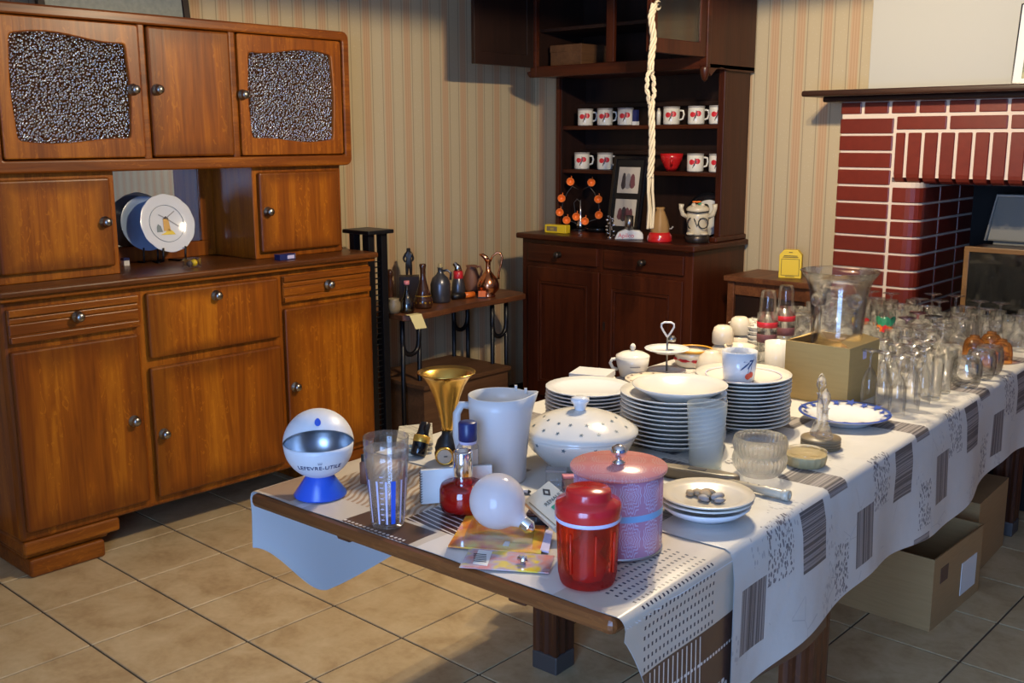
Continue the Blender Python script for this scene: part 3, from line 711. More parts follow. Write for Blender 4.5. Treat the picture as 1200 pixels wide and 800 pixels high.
PC = thing('patch_tablecloth', 'white tablecloth with grey striped and speckled patches over the long table', 'tablecloth', TO+Vector((0, 0, .7565)), TA)
lf2 = lambda v: .06+.10*sm(.36, .5, v); rt2 = lambda v: .295+.02*math.sin(v*5)
for nm, mt_, off in (('printed_face', 'patch_cloth_print', .006), ('white_backing', 'cloth_back', .0045)):
    mb, uv = cloth_mesh(.365, TL+.0, .7565-(0 if off > .005 else .001), lf2, rt2, nv=260, off=off, seed=2.2)
    mb.v = [(x, y, zz-.7565) for x, y, zz in mb.v]; cloth(nm, mt_, mb, uv, PC)
# ------------------------------------------------------------------ cardboard boxes on the floor
n = NT('cardboard'); M['cardboard'] = n.m; o = n.obj(); f = n.noise(n.mapping(o, (4, 4, 60)), 3, 4)
n.l(n.mix(f, (.30, .175, .065), (.40, .24, .095)), n.b.inputs['Base Color']); n.b.inputs['Roughness'].default_value = .85
n = NT('cardboard_pale'); M['cardboard_pale'] = n.m; o = n.obj(); f = n.noise(n.mapping(o, (4, 4, 40)), 3, 4)
n.l(n.mix(f, (.42, .27, .085), (.50, .33, .11)), n.b.inputs['Base Color']); n.b.inputs['Roughness'].default_value = .8
pm('paper_white', (.68, .66, .62), .7); pm('ink', (.03, .025, .025), .7); pm('ink_brown', (.12, .06, .03), .8)
def carton(name, label, x0, x1, y0, y1, z0, h, rz=0, mat='cardboard', flaps=True, cat='box'):
    c_ = Vector(((x0+x1)/2, (y0+y1)/2, z0)); t = .004; hx, hy = (x1-x0)/2, (y1-y0)/2
    o = thing(name, label, cat, c_, rz)
    MB().box(-hx, hx, -hy, hy, 0, t).build('bottom', mat, o, world=False)
    for a in ((-hx, hx, -hy, -hy+t), (-hx, hx, hy-t, hy), (-hx, -hx+t, -hy+t, hy-t), (hx-t, hx, -hy+t, hy-t)):
        MB().box(*a, t, h).build('side', mat, o, world=False)
    return o, hx, hy
bx, hx, hy = carton('open_carton', 'open brown cardboard carton on the tiles under the table', -1.56, -1.045, 3.06, 3.47, 0, .235, math.radians(-1))
MB().box(hx, hx+.002, .03, .16, .04, .15).build('shipping_label', 'paper_white', bx, world=False)
MB().box(hx, hx+.0015, -.15, -.09, .14, .19).build('printed_mark', 'ink_brown', bx, world=False)
MB().add([(hx, -hy, .235), (hx, hy, .235), (hx+.01, hy, .245), (hx+.004, -hy+.1, .24)], [(0, 1, 2, 3)]).build('torn_edge', 'cardboard', bx, world=False)
bx, hx, hy = carton('closed_carton', 'second cardboard carton standing in the dark behind the open one', -1.62, -1.10, 3.56, 3.92, 0, .26, math.radians(3))
MB().box(-hx, hx, -hy, hy, .26, .264).build('lid', 'cardboard', bx, world=False)

# ================================================================== things on the table
pm('porcelain', (.68, .64, .56), .13, 0); pm('porcelain_white', (.68, .67, .66), .12, 0); pm('porcelain_cream', (.66, .58, .45), .25, 0, Coat_Weight=.2)
pm('white_plastic', (.62, .62, .64), .4); pm('blue_enamel', (.02, .085, .50), .3); pm('navy', (.012, .02, .10), .35); pm('steel', (.55, .56, .58), .32, 1); pm('brass', (.72, .44, .10), .24, 1)
pm('copper', (.62, .26, .13), .2, 1); pm('gold_band', (.6, .33, .05), .35, .6); pm('black_rubber', (.008, .007, .007), .45); pm('black_gloss', (.006, .006, .008), .12)
pm('red_plastic', (.48, .012, .014), .22, 0, Coat_Weight=.4); pm('lavender', (.52, .48, .66), .4); pm('yellow', (.72, .50, .02), .45); pm('orange', (.80, .17, .02), .35); pm('pink', (.62, .20, .22), .45)
pm('dark_green', (.01, .05, .03), .3); pm('green', (.02, .22, .11), .5); pm('photo_grey', (.28, .26, .25), .6); pm('photo_dark', (.05, .035, .035), .6); pm('photo_cream', (.50, .44, .36), .6); pm('plum', (.14, .045, .05), .6)
pm('brown_glaze', (.05, .018, .009), .15, 0, Coat_Weight=.4); pm('terracotta', (.19, .075, .04), .6); pm('bronze', (.022, .018, .016), .35, .5); pm('pewter', (.10, .10, .115), .3, .7); pm('yellow_paper', (.72, .62, .30), .8)
pm('ivory', (.52, .45, .33), .3); pm('olive_wood', (.20, .15, .085), .4); pm('wicker', (.42, .32, .15), .6); pm('blue_print', (.03, .07, .32), .3); pm('cherry', (.62, .06, .03), .35); pm('leaf_ink', (.03, .07, .18), .4); pm('grey_ink', (.10, .14, .16), .4); pm('rope', (.54, .46, .33), .9); pm('yellow_glaze', (.55, .27, .03), .4)
glassm('glass', (.99, .99, .985), (.58, .58, .54), .55, .04, .15, haze=.03, pw=3.6); glassm('glass_clear', (.99, .99, .985), (.62, .62, .60), .7, .03, .25, haze=.012, pw=3.2)
def solid_glass(name, ior, rough, clear):
    n = NT(name); M[name] = n.m; n.b.inputs['Base Color'].default_value = (1, 1, .99, 1); n.b.inputs['Roughness'].default_value = rough; n.b.inputs['Transmission Weight'].default_value = 1; n.b.inputs['IOR'].default_value = ior
    t = n.new('ShaderNodeBsdfTransparent'); t.inputs[0].default_value = (.97, .97, .96, 1); x = n.new('ShaderNodeMixShader'); x.inputs[0].default_value = clear
    n.l(n.b.outputs[0], x.inputs[1]); n.l(t.outputs[0], x.inputs[2]); n.l(x.outputs[0], n.out.inputs[0])
solid_glass('glass_thick', 1.45, .02, .55)
glassm('plastic_clear', (.985, .985, .99), (.70, .72, .78), .4, .1, .2, haze=.04, pw=3)
glassm('glass_amber', (.92, .58, .22), (.55, .24, .04), .6, .05, .4); glassm('glass_purple', (.62, .48, .60), (.25, .12, .24), .7, .03, .8); glassm('glass_dark', (.35, .38, .36), (.1, .12, .12), .8, .03, .8); glassm('glass_pink', (.75, .45, .50), (.4, .1, .18), .7, .03, .8)
solid_glass('cut_glass', 1.45, .05, .45); glassm('glass_green', (.16, .2, .16), (.03, .05, .04), .9, .04, 1.0); glassm('red_glass', (.85, .16, .16), (.4, .02, .03), .5, .05, .4)
def trans(name, col, tf=.5, rough=.3):
    n = NT(name); M[name] = n.m; t = n.new('ShaderNodeBsdfTranslucent'); t.inputs[0].default_value = (*col, 1); x = n.new('ShaderNodeMixShader'); x.inputs[0].default_value = tf
    n.b.inputs['Base Color'].default_value = (*col, 1); n.b.inputs['Roughness'].default_value = rough; n.l(n.b.outputs[0], x.inputs[1]); n.l(t.outputs[0], x.inputs[2]); n.l(x.outputs[0], n.out.inputs[0]); return n
trans('opal', (.74, .70, .70), .45, .12); trans('pitcher_plastic', (.66, .66, .66), .3, .3); trans('red_clear', (.80, .05, .018), .55, .12)
n = NT('frosted'); M['frosted'] = n.m; x = n.new('ShaderNodeMixShader'); x.inputs[0].default_value = .74; t = n.new('ShaderNodeBsdfTransparent'); t.inputs[0].default_value = (.92, .94, .93, 1)
n.b.inputs['Base Color'].default_value = (.72, .74, .72, 1); n.b.inputs['Roughness'].default_value = .4; n.l(n.b.outputs[0], x.inputs[1]); n.l(t.outputs[0], x.inputs[2]); n.l(x.outputs[0], n.out.inputs[0])
n = NT('tin_print'); M['tin_print'] = n.m; o = n.obj(); xx, yy, zz = n.sep(o)
ang = n.m_('ARCTAN2', yy, xx); uu = n.m_('MULTIPLY', ang, 1.9)
def damask(n, a, b, sc):
    fa = n.m_('ABSOLUTE', n.m_('SUBTRACT', n.m_('FRACT', n.m_('ADD', n.m_('MULTIPLY', a, sc), 20)), .5)); fb = n.m_('ABSOLUTE', n.m_('SUBTRACT', n.m_('FRACT', n.m_('ADD', n.m_('MULTIPLY', b, sc), 20)), .5))
    r = n.m_('SQRT', n.m_('ADD', n.m_('MULTIPLY', fa, fa), n.m_('MULTIPLY', fb, fb)))
    s1 = n.m_('SINE', n.m_('ADD', n.m_('MULTIPLY', r, 60), n.m_('MULTIPLY', n.m_('SINE', n.m_('MULTIPLY', n.m_('ARCTAN2', fb, fa), 8)), 3.2)))
    return n.m_('MULTIPLY', n.m_('GREATER_THAN', s1, .35), n.m_('LESS_THAN', r, .46))
cmb = n.new('ShaderNodeCombineXYZ'); n.l(uu, cmb.inputs[0]); n.l(zz, cmb.inputs[1])
dm = damask(n, uu, n.m_('MULTIPLY', zz, 13), .95)
c = n.mix(n.m_('MULTIPLY', dm, .75), (.50, .24, .34), (.60, .52, .68)); c = n.mix(n.m_('COMPARE', zz, .078, .006), c, (.24, .44, .66)); n.l(c, n.b.inputs['Base Color']); n.b.inputs['Roughness'].default_value = .25; n.b.inputs['Metallic'].default_value = .15
n = NT('tin_lid_print'); M['tin_lid_print'] = n.m; o = n.obj(); xx, yy, zz = n.sep(o); dm = damask(n, xx, yy, 18)
n.l(n.mix(n.m_('MULTIPLY', dm, .5), (.62, .22, .20), (.66, .42, .38)), n.b.inputs['Base Color']); n.b.inputs['Roughness'].default_value = .25
def lat(name, prof, mat, loc, label, cat, group=None, seg=32, **k): return tag(MB().lathe(prof, seg, **k).build(name, mat, loc=loc), label, cat, group)
def part(name, prof, mat, parent, seg=28, c=(0, 0, 0), **k): return MB().lathe(prof, seg, c, **k).build(name, mat, parent, world=False)
def facing(p): return math.atan2(-p.y, -p.x)             # direction from a thing to the camera
def wrap_text(body, size, R, zc, parent, mat, a0=-PI/2+0, elev=0, name='lettering', proud=.0006, sph=False, spacing=1):
    vs, fs = textmesh(body, size, .0003, spacing=spacing); out = []
    for v in vs:
        if sph:
            el = elev+v.y/R; az = a0+v.x/(R*math.cos(elev)); q = R+proud+v.z; out.append((q*math.cos(el)*math.cos(az), q*math.cos(el)*math.sin(az), zc+q*math.sin(el)))
        else:
            az = a0+v.x/R; q = R+proud+v.z; out.append((q*math.cos(az), q*math.sin(az), zc+v.y))
    return MB().add(out, fs).build(name, mat, parent, world=False)

# --- ball-shaped biscuit dispenser
c_, r_ = foot(376, 589, 60, TZ)
b = thing('ball_container', 'white ball-shaped container with open lid on blue conical foot', 'container', c_, facing(c_))
part('foot', [(0, 0), (.055, 0), (.056, .003), (.024, .05), (.02, .056), (0, .056)], 'blue_enamel', b)
R_ = .073; zc = .112
half = lambda R, a0, a1, n=14: [(R*math.cos(a0+(a1-a0)*i/n), R*math.sin(a0+(a1-a0)*i/n)) for i in range(n+1)]
lo = part('lower_bowl', [(0, -R_)]+half(R_, -PI/2+.05, .02)+[(R_-.002, .002)], 'white_plastic', b, 40, (0, 0, zc))
part('metal_lining', half(R_-.0025, .03, -PI/2+.01), 'steel', b, 40, (0, 0, zc))
m_ = MB().lathe(half(R_+.0012, 0, PI/2-.001), 40).xform(Matrix.Translation((0, 0, zc)) @ Matrix.Rotation(math.radians(-38), 4, 'Y')); lid = m_.build('lid', 'white_plastic', b, world=False)
m_ = MB().lathe(half(R_-.001, 0, PI/2-.001), 40).xform(Matrix.Translation((0, 0, zc)) @ Matrix.Rotation(math.radians(-38), 4, 'Y')); m_.build('lid_lining', 'steel', lid, world=False)
wrap_text('LEFEVRE-UTILE', .0138, R_, zc, lo, 'navy', 0, -.50, sph=True, spacing=1.05)
wrap_text('LU', .007, R_, zc, lo, 'navy', 0.02, -.33, sph=True)
m_ = MB(); 
q = []
for a in range(14): q.append((.006*math.cos(a/14*2*PI), .010*math.sin(a/14*2*PI)))
out = []
for x, y in q: el = math.radians(52)+y/R_; az = x/R_/.6; rr = R_+.0022; out.append((rr*math.cos(el)*math.cos(az), rr*math.cos(el)*math.sin(az), zc+rr*math.sin(el)))
m_.add(out, [tuple(range(14))]).build('emblem', 'blue_enamel', lid, world=False)

# --- two nested measuring tumblers
c_, r_ = foot(455, 621, 38, TZ)
tprof = [(0, .004), (.030, .004), (.0315, 0), (.033, .004), (.037, .06), (.043, .135), (.0445, .155), (.0435, .155), (.042, .135), (.0355, .06), (.031, .008), (0, .008)]
a_ = lat('measuring_tumbler', tprof, 'plastic_clear', c_, 'clear plastic measuring tumbler with blue stripe beside the ball container', 'tumbler')
for k, az in enumerate((.3, -.5, 1.1, -1.0, 1.7, .75, -.05)):
    m_ = MB(); f0 = facing(c_)+az; wd = .12 if k == 0 else .05
    m_.add([(q*math.cos(f0+d), q*math.sin(f0+d), z) for z, q in ((.012, .0341), (.10, .0410)) for d in (-wd, wd)], [(0, 1, 3, 2)]); m_.build('scale_stripe', 'blue_enamel' if k == 0 else 'lavender', a_, world=False)
for k in range(9):
    f0 = facing(c_)-.25; z = .02+.011*k; q = .0337+.0007*k*1.15
    m_ = MB(); m_.add([(q*math.cos(f0+d), q*math.sin(f0+d), z+e) for e in (0, .002) for d in (-.12, .05)], [(0, 1, 3, 2)]); m_.build('scale_mark', 'lavender', a_, world=False)
lat('measuring_tumbler', [(r, z) for r, z in tprof], 'plastic_clear', c_+Vector((0, 0, .024)), 'second clear plastic tumbler nested inside the blue-striped one', 'tumbler')

# --- small bottle, horn, leaning bottle, gauge, newspaper
c_, r_ = foot(428, 567, 11, TZ)
b = lat('small_vial', [(0, 0), (.011, 0), (.011, .045), (.006, .05), (.006, .056), (0, .056)], 'terracotta', c_, 'small dark red-brown vial standing behind the measuring tumblers', 'vial'); part('cap', [(.0075, .05), (.0075, .064), (0, .064)], 'black_rubber', b, 14)
c_, r_ = foot(525, 545, 34, TZ)
b = thing('brass_horn', 'brass bulb horn with wide flared bell standing upright behind the white card', 'horn', c_)
part('bell', [(.067, .212), (.066, .2125), (.055, .203), (.042, .183), (.031, .155), (.021, .12), (.014, .085), (.012, .07), (.010, .07), (.012, .087), (.019, .122), (.029, .157), (.040, .186), (.053, .206), (.067, .2145), (.067, .212)], 'brass', b, 44)
part('rubber_bulb', [(0, 0), (.018, .002), (.028, .018), (.030, .034), (.024, .052), (.014, .064), (.013, .074), (0, .074)], 'black_rubber', b); part('brass_collar', [(.0285, .012), (.031, .014), (.031, .022), (.0285, .024)], 'brass', b)
p0 = atz(489, 536, TZ); b = thing('dark_flask', 'dark brown flask with amber band leaning beside the brass horn', 'flask', p0)
q = (atz(500, 490, TZ+.085)-p0); d = q.normalized()
rot = Vector((0, 0, 1)).rotation_difference(d).to_matrix().to_4x4()
def tilted(name, prof, mat, parent, seg=20): return MB().lathe(prof, seg).xform(rot).build(name, mat, parent, world=False)
tilted('body', [(0, .004), (.017, .004), (.019, .01), (.019, .045), (.014, .06), (.013, .085), (0, .088)], 'black_gloss', b); tilted('amber_band', [(.0195, .036), (.0200, .037), (.0200, .052), (.0185, .053)], 'gold_band', b)
p0 = atz(521, 545, TZ); ca = math.atan2(-p0.y, -p0.x); b = thing('round_gauge', 'small round dial in brass rim standing at the foot of the horn', 'gauge', p0, ca)
m_ = MB().lathe([(0, -.008), (.020, -.008), (.022, 0), (.020, .006), (.017, .006), (.017, .003), (0, .003)], 24).xform(Matrix.Translation((0, 0, .022)) @ Matrix.Rotation(PI/2, 4, 'Y')); m_.build('case', 'brass', b, world=False)
MB().lathe([(0, .0035), (.017, .0035)], 20).xform(Matrix.Translation((0, 0, .022)) @ Matrix.Rotation(PI/2, 4, 'Y')).build('dial', 'photo_cream', b, world=False)
MB().box(.004, .005, -.001, .007, .021, .023).build('needle', 'ink', b, world=False)
n = NT('newsprint'); M['newsprint'] = n.m; o = n.obj(); f = n.m_('GREATER_THAN', n.noise(n.mapping(o, (30, 160, 60)), 1, 2), .55); n.l(n.mix(n.m_('MULTIPLY', f, .6), (.50, .46, .36), (.12, .11, .09)), n.b.inputs['Base Color'])
for k in range(3):
    pts = [atz(462, 536, TZ), atz(466, 512, TZ), atz(505, 508, TZ), atz(506, 532, TZ)]
    m_ = MB(); zz0 = TZ+.008*k; m_.prism([(p.x-.006*k, p.y+.008*k) for p in pts], zz0, zz0+.007, 'z'); o = m_.build('newspaper', 'newsprint'); tag(o, ['lowest', 'middle', 'topmost'][k]+' folded newspaper of the little pile behind the tumblers', 'newspaper', 'folded newspapers'); 

# --- white pitcher
c_, r_ = foot(585, 571, 64, TZ); f0 = facing(c_)
b = thing('white_pitcher', 'tall white plastic pitcher with pouring spout and side handle', 'pitcher', c_, f0)
H = .192
def spout(a):
    d = abs((a-PI/2+PI) % (2*PI)-PI); return .0
m_ = MB(); seg = 48; prof = [(0, .003), (.055, .003), (.058, 0), (.060, .006), (.0625, .09), (.066, .165), (.067, H), (.064, H), (.063, .165), (.058, .02), (0, .016)]
m_.lathe(prof, seg)
vs = []
for x, y, z in m_.v:                      # pull the rim out into a spout on the right-hand side
    a = math.atan2(y, x); k = math.exp(-((abs(a-PI/2))/.33)**2)*max(0, (z-.13)/(H-.13))
    vs.append((x*(1+.30*k), y*(1+.30*k), z+.006*k))
m_.v = vs; m_.build('body', 'pitcher_plastic', b, world=False)
MB().tube([(-.01, -.062, .165), (-.005, -.082, .168), (0, -.092, .15), (0, -.093, .10), (0, -.084, .05), (0, -.062, .035)], .009, 10).build('handle', 'pitcher_plastic', b, world=False)
for a in (2.5, 1.95): MB().box(-.004, .004, -.003, .003, 0, .012).xform(Matrix.Translation((.064*math.cos(a), .064*math.sin(a), H-.004))).build('lid_tab', 'pitcher_plastic', b, world=False)

# --- blue-capped bottle, spiral card, red fragrance lamp
c_, r_ = foot(549, 584, 24, TZ)
b = thing('spray_bottle', 'clear bottle with navy blue cap and white label in front of the pitcher', 'bottle', c_, facing(c_))
part('body', [(0, 0), (.021, 0), (.023, .004), (.023, .107), (.016, .119), (.013, .122), (0, .122)], 'plastic_clear', b); part('cap', [(.0185, .12), (.0195, .123), (.0195, .158), (.017, .161), (0, .161)], 'navy', b); part('collar', [(.018, .114), (.019, .12), (.018, .121)], 'lavender', b)
MB().add([(.0235*math.cos(a), .0235*math.sin(a), z) for z in (.01, .105) for a in [-1.1+2.2*i/8 for i in range(9)]], [(i, i+1, i+10, i+9) for i in range(8)]).build('label_sheet', 'paper_white', b, world=False)
p0, p1 = atz(494, 591, TZ), atz(577, 584, TZ); d = (p1-p0); L_ = d.length; rz = math.atan2(d.y, d.x)
b = thing('spiral_notepad', 'white spiral notepad standing behind the red fragrance lamp', 'notepad', p0, rz)
hgt = .073
MB().box(0, L_, .0, .006, 0, hgt).build('pages', 'paper_white', b, bevel=.001, world=False); MB().box(-.001, L_+.001, .006, .0075, 0, hgt+.001).build('back_board', 'photo_grey', b, world=False)
for k in range(12): MB().tube([(.004+.003*math.cos(a)-.004, .003+.006*math.sin(a), .006+k*.0055) for a in [2*PI*i/8 for i in range(8)]], .0007, 5, closed=True).build('spiral_ring', 'black_rubber', b, world=False)
c_, r_ = foot(543, 607, 54, TZ)
b = thing('fragrance_lamp', 'squat red glass fragrance lamp with chrome cylinder cap', 'fragrance lamp', c_, facing(c_))
part('glass_body', [(0, 0), (.040, 0), (.045, .004), (.048, .020), (.0475, .046), (.044, .056), (.022, .060), (.015, .061), (.014, .064), (0, .064)], 'red_glass', b, 36)
part('inner_liquid', [(0, .004), (.038, .004), (.044, .015), (.044, .044), (0, .044)], 'red_clear', b)
part('chrome_cap', [(.0185, .058), (.020, .060), (.020, .122), (.0185, .125), (.013, .125), (.013, .11), (0, .11)], 'chrome', b)
for k in range(5): MB().tube([(.044*math.cos(a)*.8+.008, -.012+.010*k-.0+.004*math.sin(a), .024+.018*math.sin(a)) for a in [2*PI*i/14 for i in range(14)]], .0016, 6, closed=True).build('glass_rib', 'pink', b, world=False)

# --- blister packs, opal bulb
n = NT('blister_card'); M['blister_card'] = n.m; o = n.obj(); f = n.noise(o, 22, 2)
n.l(n.ramp(f, [(.35, (.55, .13, .03)), (.5, (.70, .33, .03)), (.65, (.66, .48, .05))]), n.b.inputs['Base Color']); n.b.inputs['Roughness'].default_value = .25; n.b.inputs['Coat Weight'].default_value = .6
n = NT('blister_card_pink'); M['blister_card_pink'] = n.m; o = n.obj(); f = n.noise(o, 26, 2)
n.l(n.ramp(f, [(.36, (.60, .20, .15)), (.5, (.45, .33, .36)), (.62, (.68, .50, .03))]), n.b.inputs['Base Color']); n.b.inputs['Roughness'].default_value = .25; n.b.inputs['Coat Weight'].default_value = .6
def flat(name, px4, z, t, mat, label=None, cat=None, parent=None, group=None):
    P = [atz(x, y, z) for x, y in px4]; c_ = sum(P, Vector())/len(P); c_.z = z
    m_ = MB(); m_.prism([(p.x-c_.x, p.y-c_.y) for p in P], 0, t, 'z')
    if parent is not None:
        off = c_-parent.location; m_.xform(Matrix.Translation(off)); return m_.build(name, mat, parent, world=False)
    return tag(m_.build(name, mat, loc=c_), label, cat, group)
b = flat('blister_pack', [(525, 641), (549, 601), (641, 606), (634, 650)], TZ, .003, 'blister_card', 'orange blister pack lying under the white globe bulb', 'package')
flat('clear_bubble', [(545, 632), (557, 606), (628, 611), (624, 638)], TZ+.003, .012, 'plastic_clear', parent=b)
flat('price_sticker', [(589, 639), (592, 634), (598, 634.5), (596, 640)], TZ+.0031, .0006, 'paper_white', parent=b)
flat('purple_strip', [(633, 646), (640, 622), (648, 624), (643, 648)], TZ+.0002, .0032, 'lavender', parent=b)
b = flat('blister_pack', [(538, 665), (551, 643), (650, 652), (643, 672)], TZ, .002, 'blister_card_pink', 'pink and yellow blister pack with white price label near the table edge', 'package')
flat('price_label', [(554, 660), (561, 644), (577, 646), (571, 663)], TZ+.0021, .0006, 'paper_white', parent=b)
P = atz(613, 658, TZ+.006); MB().lathe([(0, -.010), (.005, -.010), (.005, -.002), (.008, 0), (.008, .004), (.003, .007), (0, .012)], 12).xform(Matrix.Translation(P-b.location+Vector((0, 0, .004))) @ Matrix.Rotation(PI/2, 4, 'Y')).build('small_bulb', 'chrome', b, world=False)
for k in range(6): flat('print_line', [(555, 648+2.1*k), (570, 649.4+2.1*k), (570, 650.2+2.1*k), (555, 648.8+2.1*k)], TZ+.0028, .0002, 'ink', parent=b) if k < 5 else None
gb = atz(583, 617, TZ+.018); gr = .053; cb = Vector((gb.x, gb.y, TZ+.016+gr))
b = thing('globe_bulb', 'large opal globe light bulb lying on the blister pack', 'bulb', cb)
ax = (atz(621, 624, TZ+.03)-atz(600, 608, TZ+.05)); ax.z = -.022; ax.normalize(); rot = Vector((0, 0, 1)).rotation_difference(ax).to_matrix().to_4x4()
tilted('glass_globe', [(gr*math.sin(PI*i/18), -gr*math.cos(PI*i/18)) for i in range(15)]+[(.020, .05), (.014, .060), (.0125, .064)], 'opal', b, 36)
tilted('screw_base', [(.0125, .062)]+[(.0125+.0012*(i % 2), .063+.0022*i) for i in range(9)]+[(.006, .087), (0, .089)], 'chrome', b, 20)

# --- small white box with car-maker lettering, two tiny clear boxes
A, B2, Dd = atz(613, 587, TZ+.052), atz(643, 563, TZ+.056), atz(655, 624, TZ+.022)
ex = (Dd-A); lx = ex.length*.86; ex.normalize(); rd = ray(643, 563); B2 = CAM+rd*((A-CAM).dot(ex)/rd.dot(ex)); ey = (B2-A); ly = ey.length; ey.normalize(); ez = ex.cross(ey); ez = ez if ez.z > 0 else -ez
mt_ = Matrix(((ex.x, ey.x, ez.x, A.x), (ex.y, ey.y, ez.y, A.y), (ex.z, ey.z, ez.z, A.z), (0, 0, 0, 1)))
b = thing('small_carton', 'small cream box with black diamond logo and green stripe leaning beside the red jar', 'box', Vector((A.x, A.y, TZ)))
lb = lambda m_: m_.xform(Matrix.Translation(-b.location) @ mt_)
lb(MB().box(0, lx, 0, ly, -.016, 0)).build('carton_body', 'ivory', b, bevel=.001, world=False)
lb(MB().box(lx*.12, lx*.98, ly*.08, ly*.11, 0, .0004)).build('printed_line', 'olive_wood', b, world=False)
vs, fs = textmesh('RENAULT', ly*.20, .0002)
lb(MB().add([(lx*.44-v.y, ly*.70+v.x*.82, .0004+v.z) for v in vs], fs)).build('lettering', 'ink', b, world=False)
dm_ = MB(); cu, cv = lx*.20, ly*.68; ring(dm_, [(cu-.013, cv), (cu, cv+.008), (cu+.013, cv), (cu, cv-.008)], [(cu-.006, cv), (cu, cv+.0035), (cu+.006, cv), (cu, cv-.0035)], 0, .0006, 'z'); lb(dm_).build('diamond_logo', 'ink', b, world=False)
lb(MB().box(lx*.56, lx*.68, ly*.42, ly*.98, 0, .0005)).build('green_stripe', 'green', b, world=False)
lb(MB().box(lx*.03, lx*.06, ly*.06, ly*.10, -TZ*0-.05, -.016)).build('corner_support', 'photo_dark', b, world=False) if False else None
# what it leans on
pcs = foot(632, 618, 26, TZ)[0]; 
b = thing('dark_trinket_box', 'small dark lacquered box half hidden under the leaning cream box', 'box', (pcs.x, pcs.y, TZ), .5)
MB().box(-.022, .022, -.016, .016, 0, .02).build('body', 'black_gloss', b, bevel=.002, world=False); MB().box(-.023, .023, -.017, .017, .02, .026).build('lid', 'brown_glaze', b, bevel=.002, world=False)
for k, (px, py, w_, h_, mt2, lab) in enumerate(((652, 572, 30, .03, 'plastic_clear', 'tiny clear plastic box with grey lid behind the cream box'), (668, 577, 22, .028, 'glass_pink', 'tiny clear box with pinkish contents beside the lavender tin'))):
    c_, r_ = foot(px, py, w_, TZ); b = thing('clear_case', lab, 'box', c_, .6+.3*k)
    MB().box(-r_*.8, r_*.8, -r_*.5, r_*.5, 0, h_).build('case', mt2, b, bevel=.002, world=False); MB().box(-r_*.82, r_*.82, -r_*.52, r_*.52, h_, h_+.005).build('lid', 'photo_grey' if k == 0 else 'pink', b, bevel=.001, world=False)
p0, p1 = atz(603, 574, TZ+.004), atz(622, 576, TZ+.004)
b = thing('white_pen', 'white pen with dark tip lying beside the pitcher', 'pen', (p0+p1)/2)
d_ = (p1-p0)*.5; MB().tube([-d_, d_*.7], .004, 8).build('barrel', 'white_plastic', b, world=False); MB().tube([d_*.7, d_], [.0042, .002], 8).build('tip', 'black_rubber', b, world=False)

# --- red jar
c_, r_ = foot(688, 694, 66, TZ)
b = thing('red_jar', 'red see-through plastic shaker jar with opaque red lid', 'jar', c_, facing(c_))
glassm('red_jar_plastic', (1, .22, .10), (.75, .03, .02), .4, .08, .3, haze=.3)
part('jar_body', [(0, .001), (.042, .001), (.045, 0), (.047, .004), (.0505, .02), (.0535, .10), (.054, .112)], 'red_jar_plastic', b, 40)
part('beater_insert', [(0, .006), (.030, .008), (.036, .03), (.020, .05), (.030, .066), (.012, .08), (.006, .11), (0, .11)], 'red_clear', b, 7)
part('seal_ring', [(.0545, .112), (.0562, .114), (.0562, .118), (.0545, .12)], 'lavender', b, 40)
part('lid', [(.0555, .119), (.0565, .122), (.0565, .138), (.054, .144), (.043, .148), (.039, .152), (.0385, .162), (.036, .165), (0, .165)], 'red_plastic', b, 40)
for a in (-.55, .25, .95): MB().tube([(.0525*math.cos(a), .0525*math.sin(a), .03), (.0545*math.cos(a), .0545*math.sin(a), .10)], .0022, 6).build('rib', 'red_clear', b, world=False)
# --- lavender tin with pink lid
c_, r_ = foot(723, 658, 104, TZ); 
b = thing('biscuit_tin', 'round pink and lavender tin with lace pattern and chrome-knobbed lid', 'tin', c_, facing(c_))
part('body', [(0, 0), (.080, 0), (.082, .003), (.082, .150), (0, .150)], 'tin_print', b, 56); part('base_rim', [(.0815, 0), (.0832, .001), (.0832, .004), (.0815, .005)], 'steel', b, 56)
lid = part('lid', [(.080, .146), (.0885, .148), (.0895, .152), (.088, .155), (0, .1565)], 'tin_lid_print', b, 56)
part('knob', [(.0, .156), (.012, .157), (.012, .160), (.006, .163), (.0055, .168), (.013, .172), (.0155, .180), (.013, .188), (.006, .192), (0, .193)], 'chrome', lid, 24)
# --- covered vegetable dish with stars
c_, r_ = foot(679, 557, 84, TZ); K = .134
b = thing('lidded_dish', 'cream covered vegetable dish scattered with small grey stars', 'dish', c_, facing(c_))
bw = part('bowl', [(0, .004), (.066, .004), (.07, 0), (.072, .006), (.088, .018), (.115, .045), (.128, .07), (.131, .082), (.127, .082), (.122, .07), (.1, .03), (0, .012)], 'porcelain', b, 56)
ld = part('lid', [(.1335, .081), (.1335, .086), (.122, .094), (.095, .110), (.065, .121), (.035, .128), (.014, .131), (0, .131)], 'porcelain', b, 56)
part('lid_knob', [(.012, .129), (.013, .134), (.017, .146), (.0225, .152), (.0215, .158), (.012, .162), (0, .163)], 'porcelain_white', ld, 10)
def star(px, parent, r0=.006):
    pass
def star_at(pf, nrm, up, r0, mat, parent):
    t1 = up.cross(nrm).normalized(); t2 = nrm.cross(t1); vs = [pf+nrm*.0006]
    for i in range(10):
        a = PI*i/5; rr = r0 if i % 2 == 0 else r0*.42; vs.append(pf+nrm*.0006+(t1*math.cos(a)+t2*math.sin(a))*rr)
    return MB().add(vs, [(0, 1+i, 1+(i+1) % 10) for i in range(10)]).build('star', mat, parent, world=False)
random.seed(3)
lp = [(.122, .094), (.095, .110), (.065, .121)]
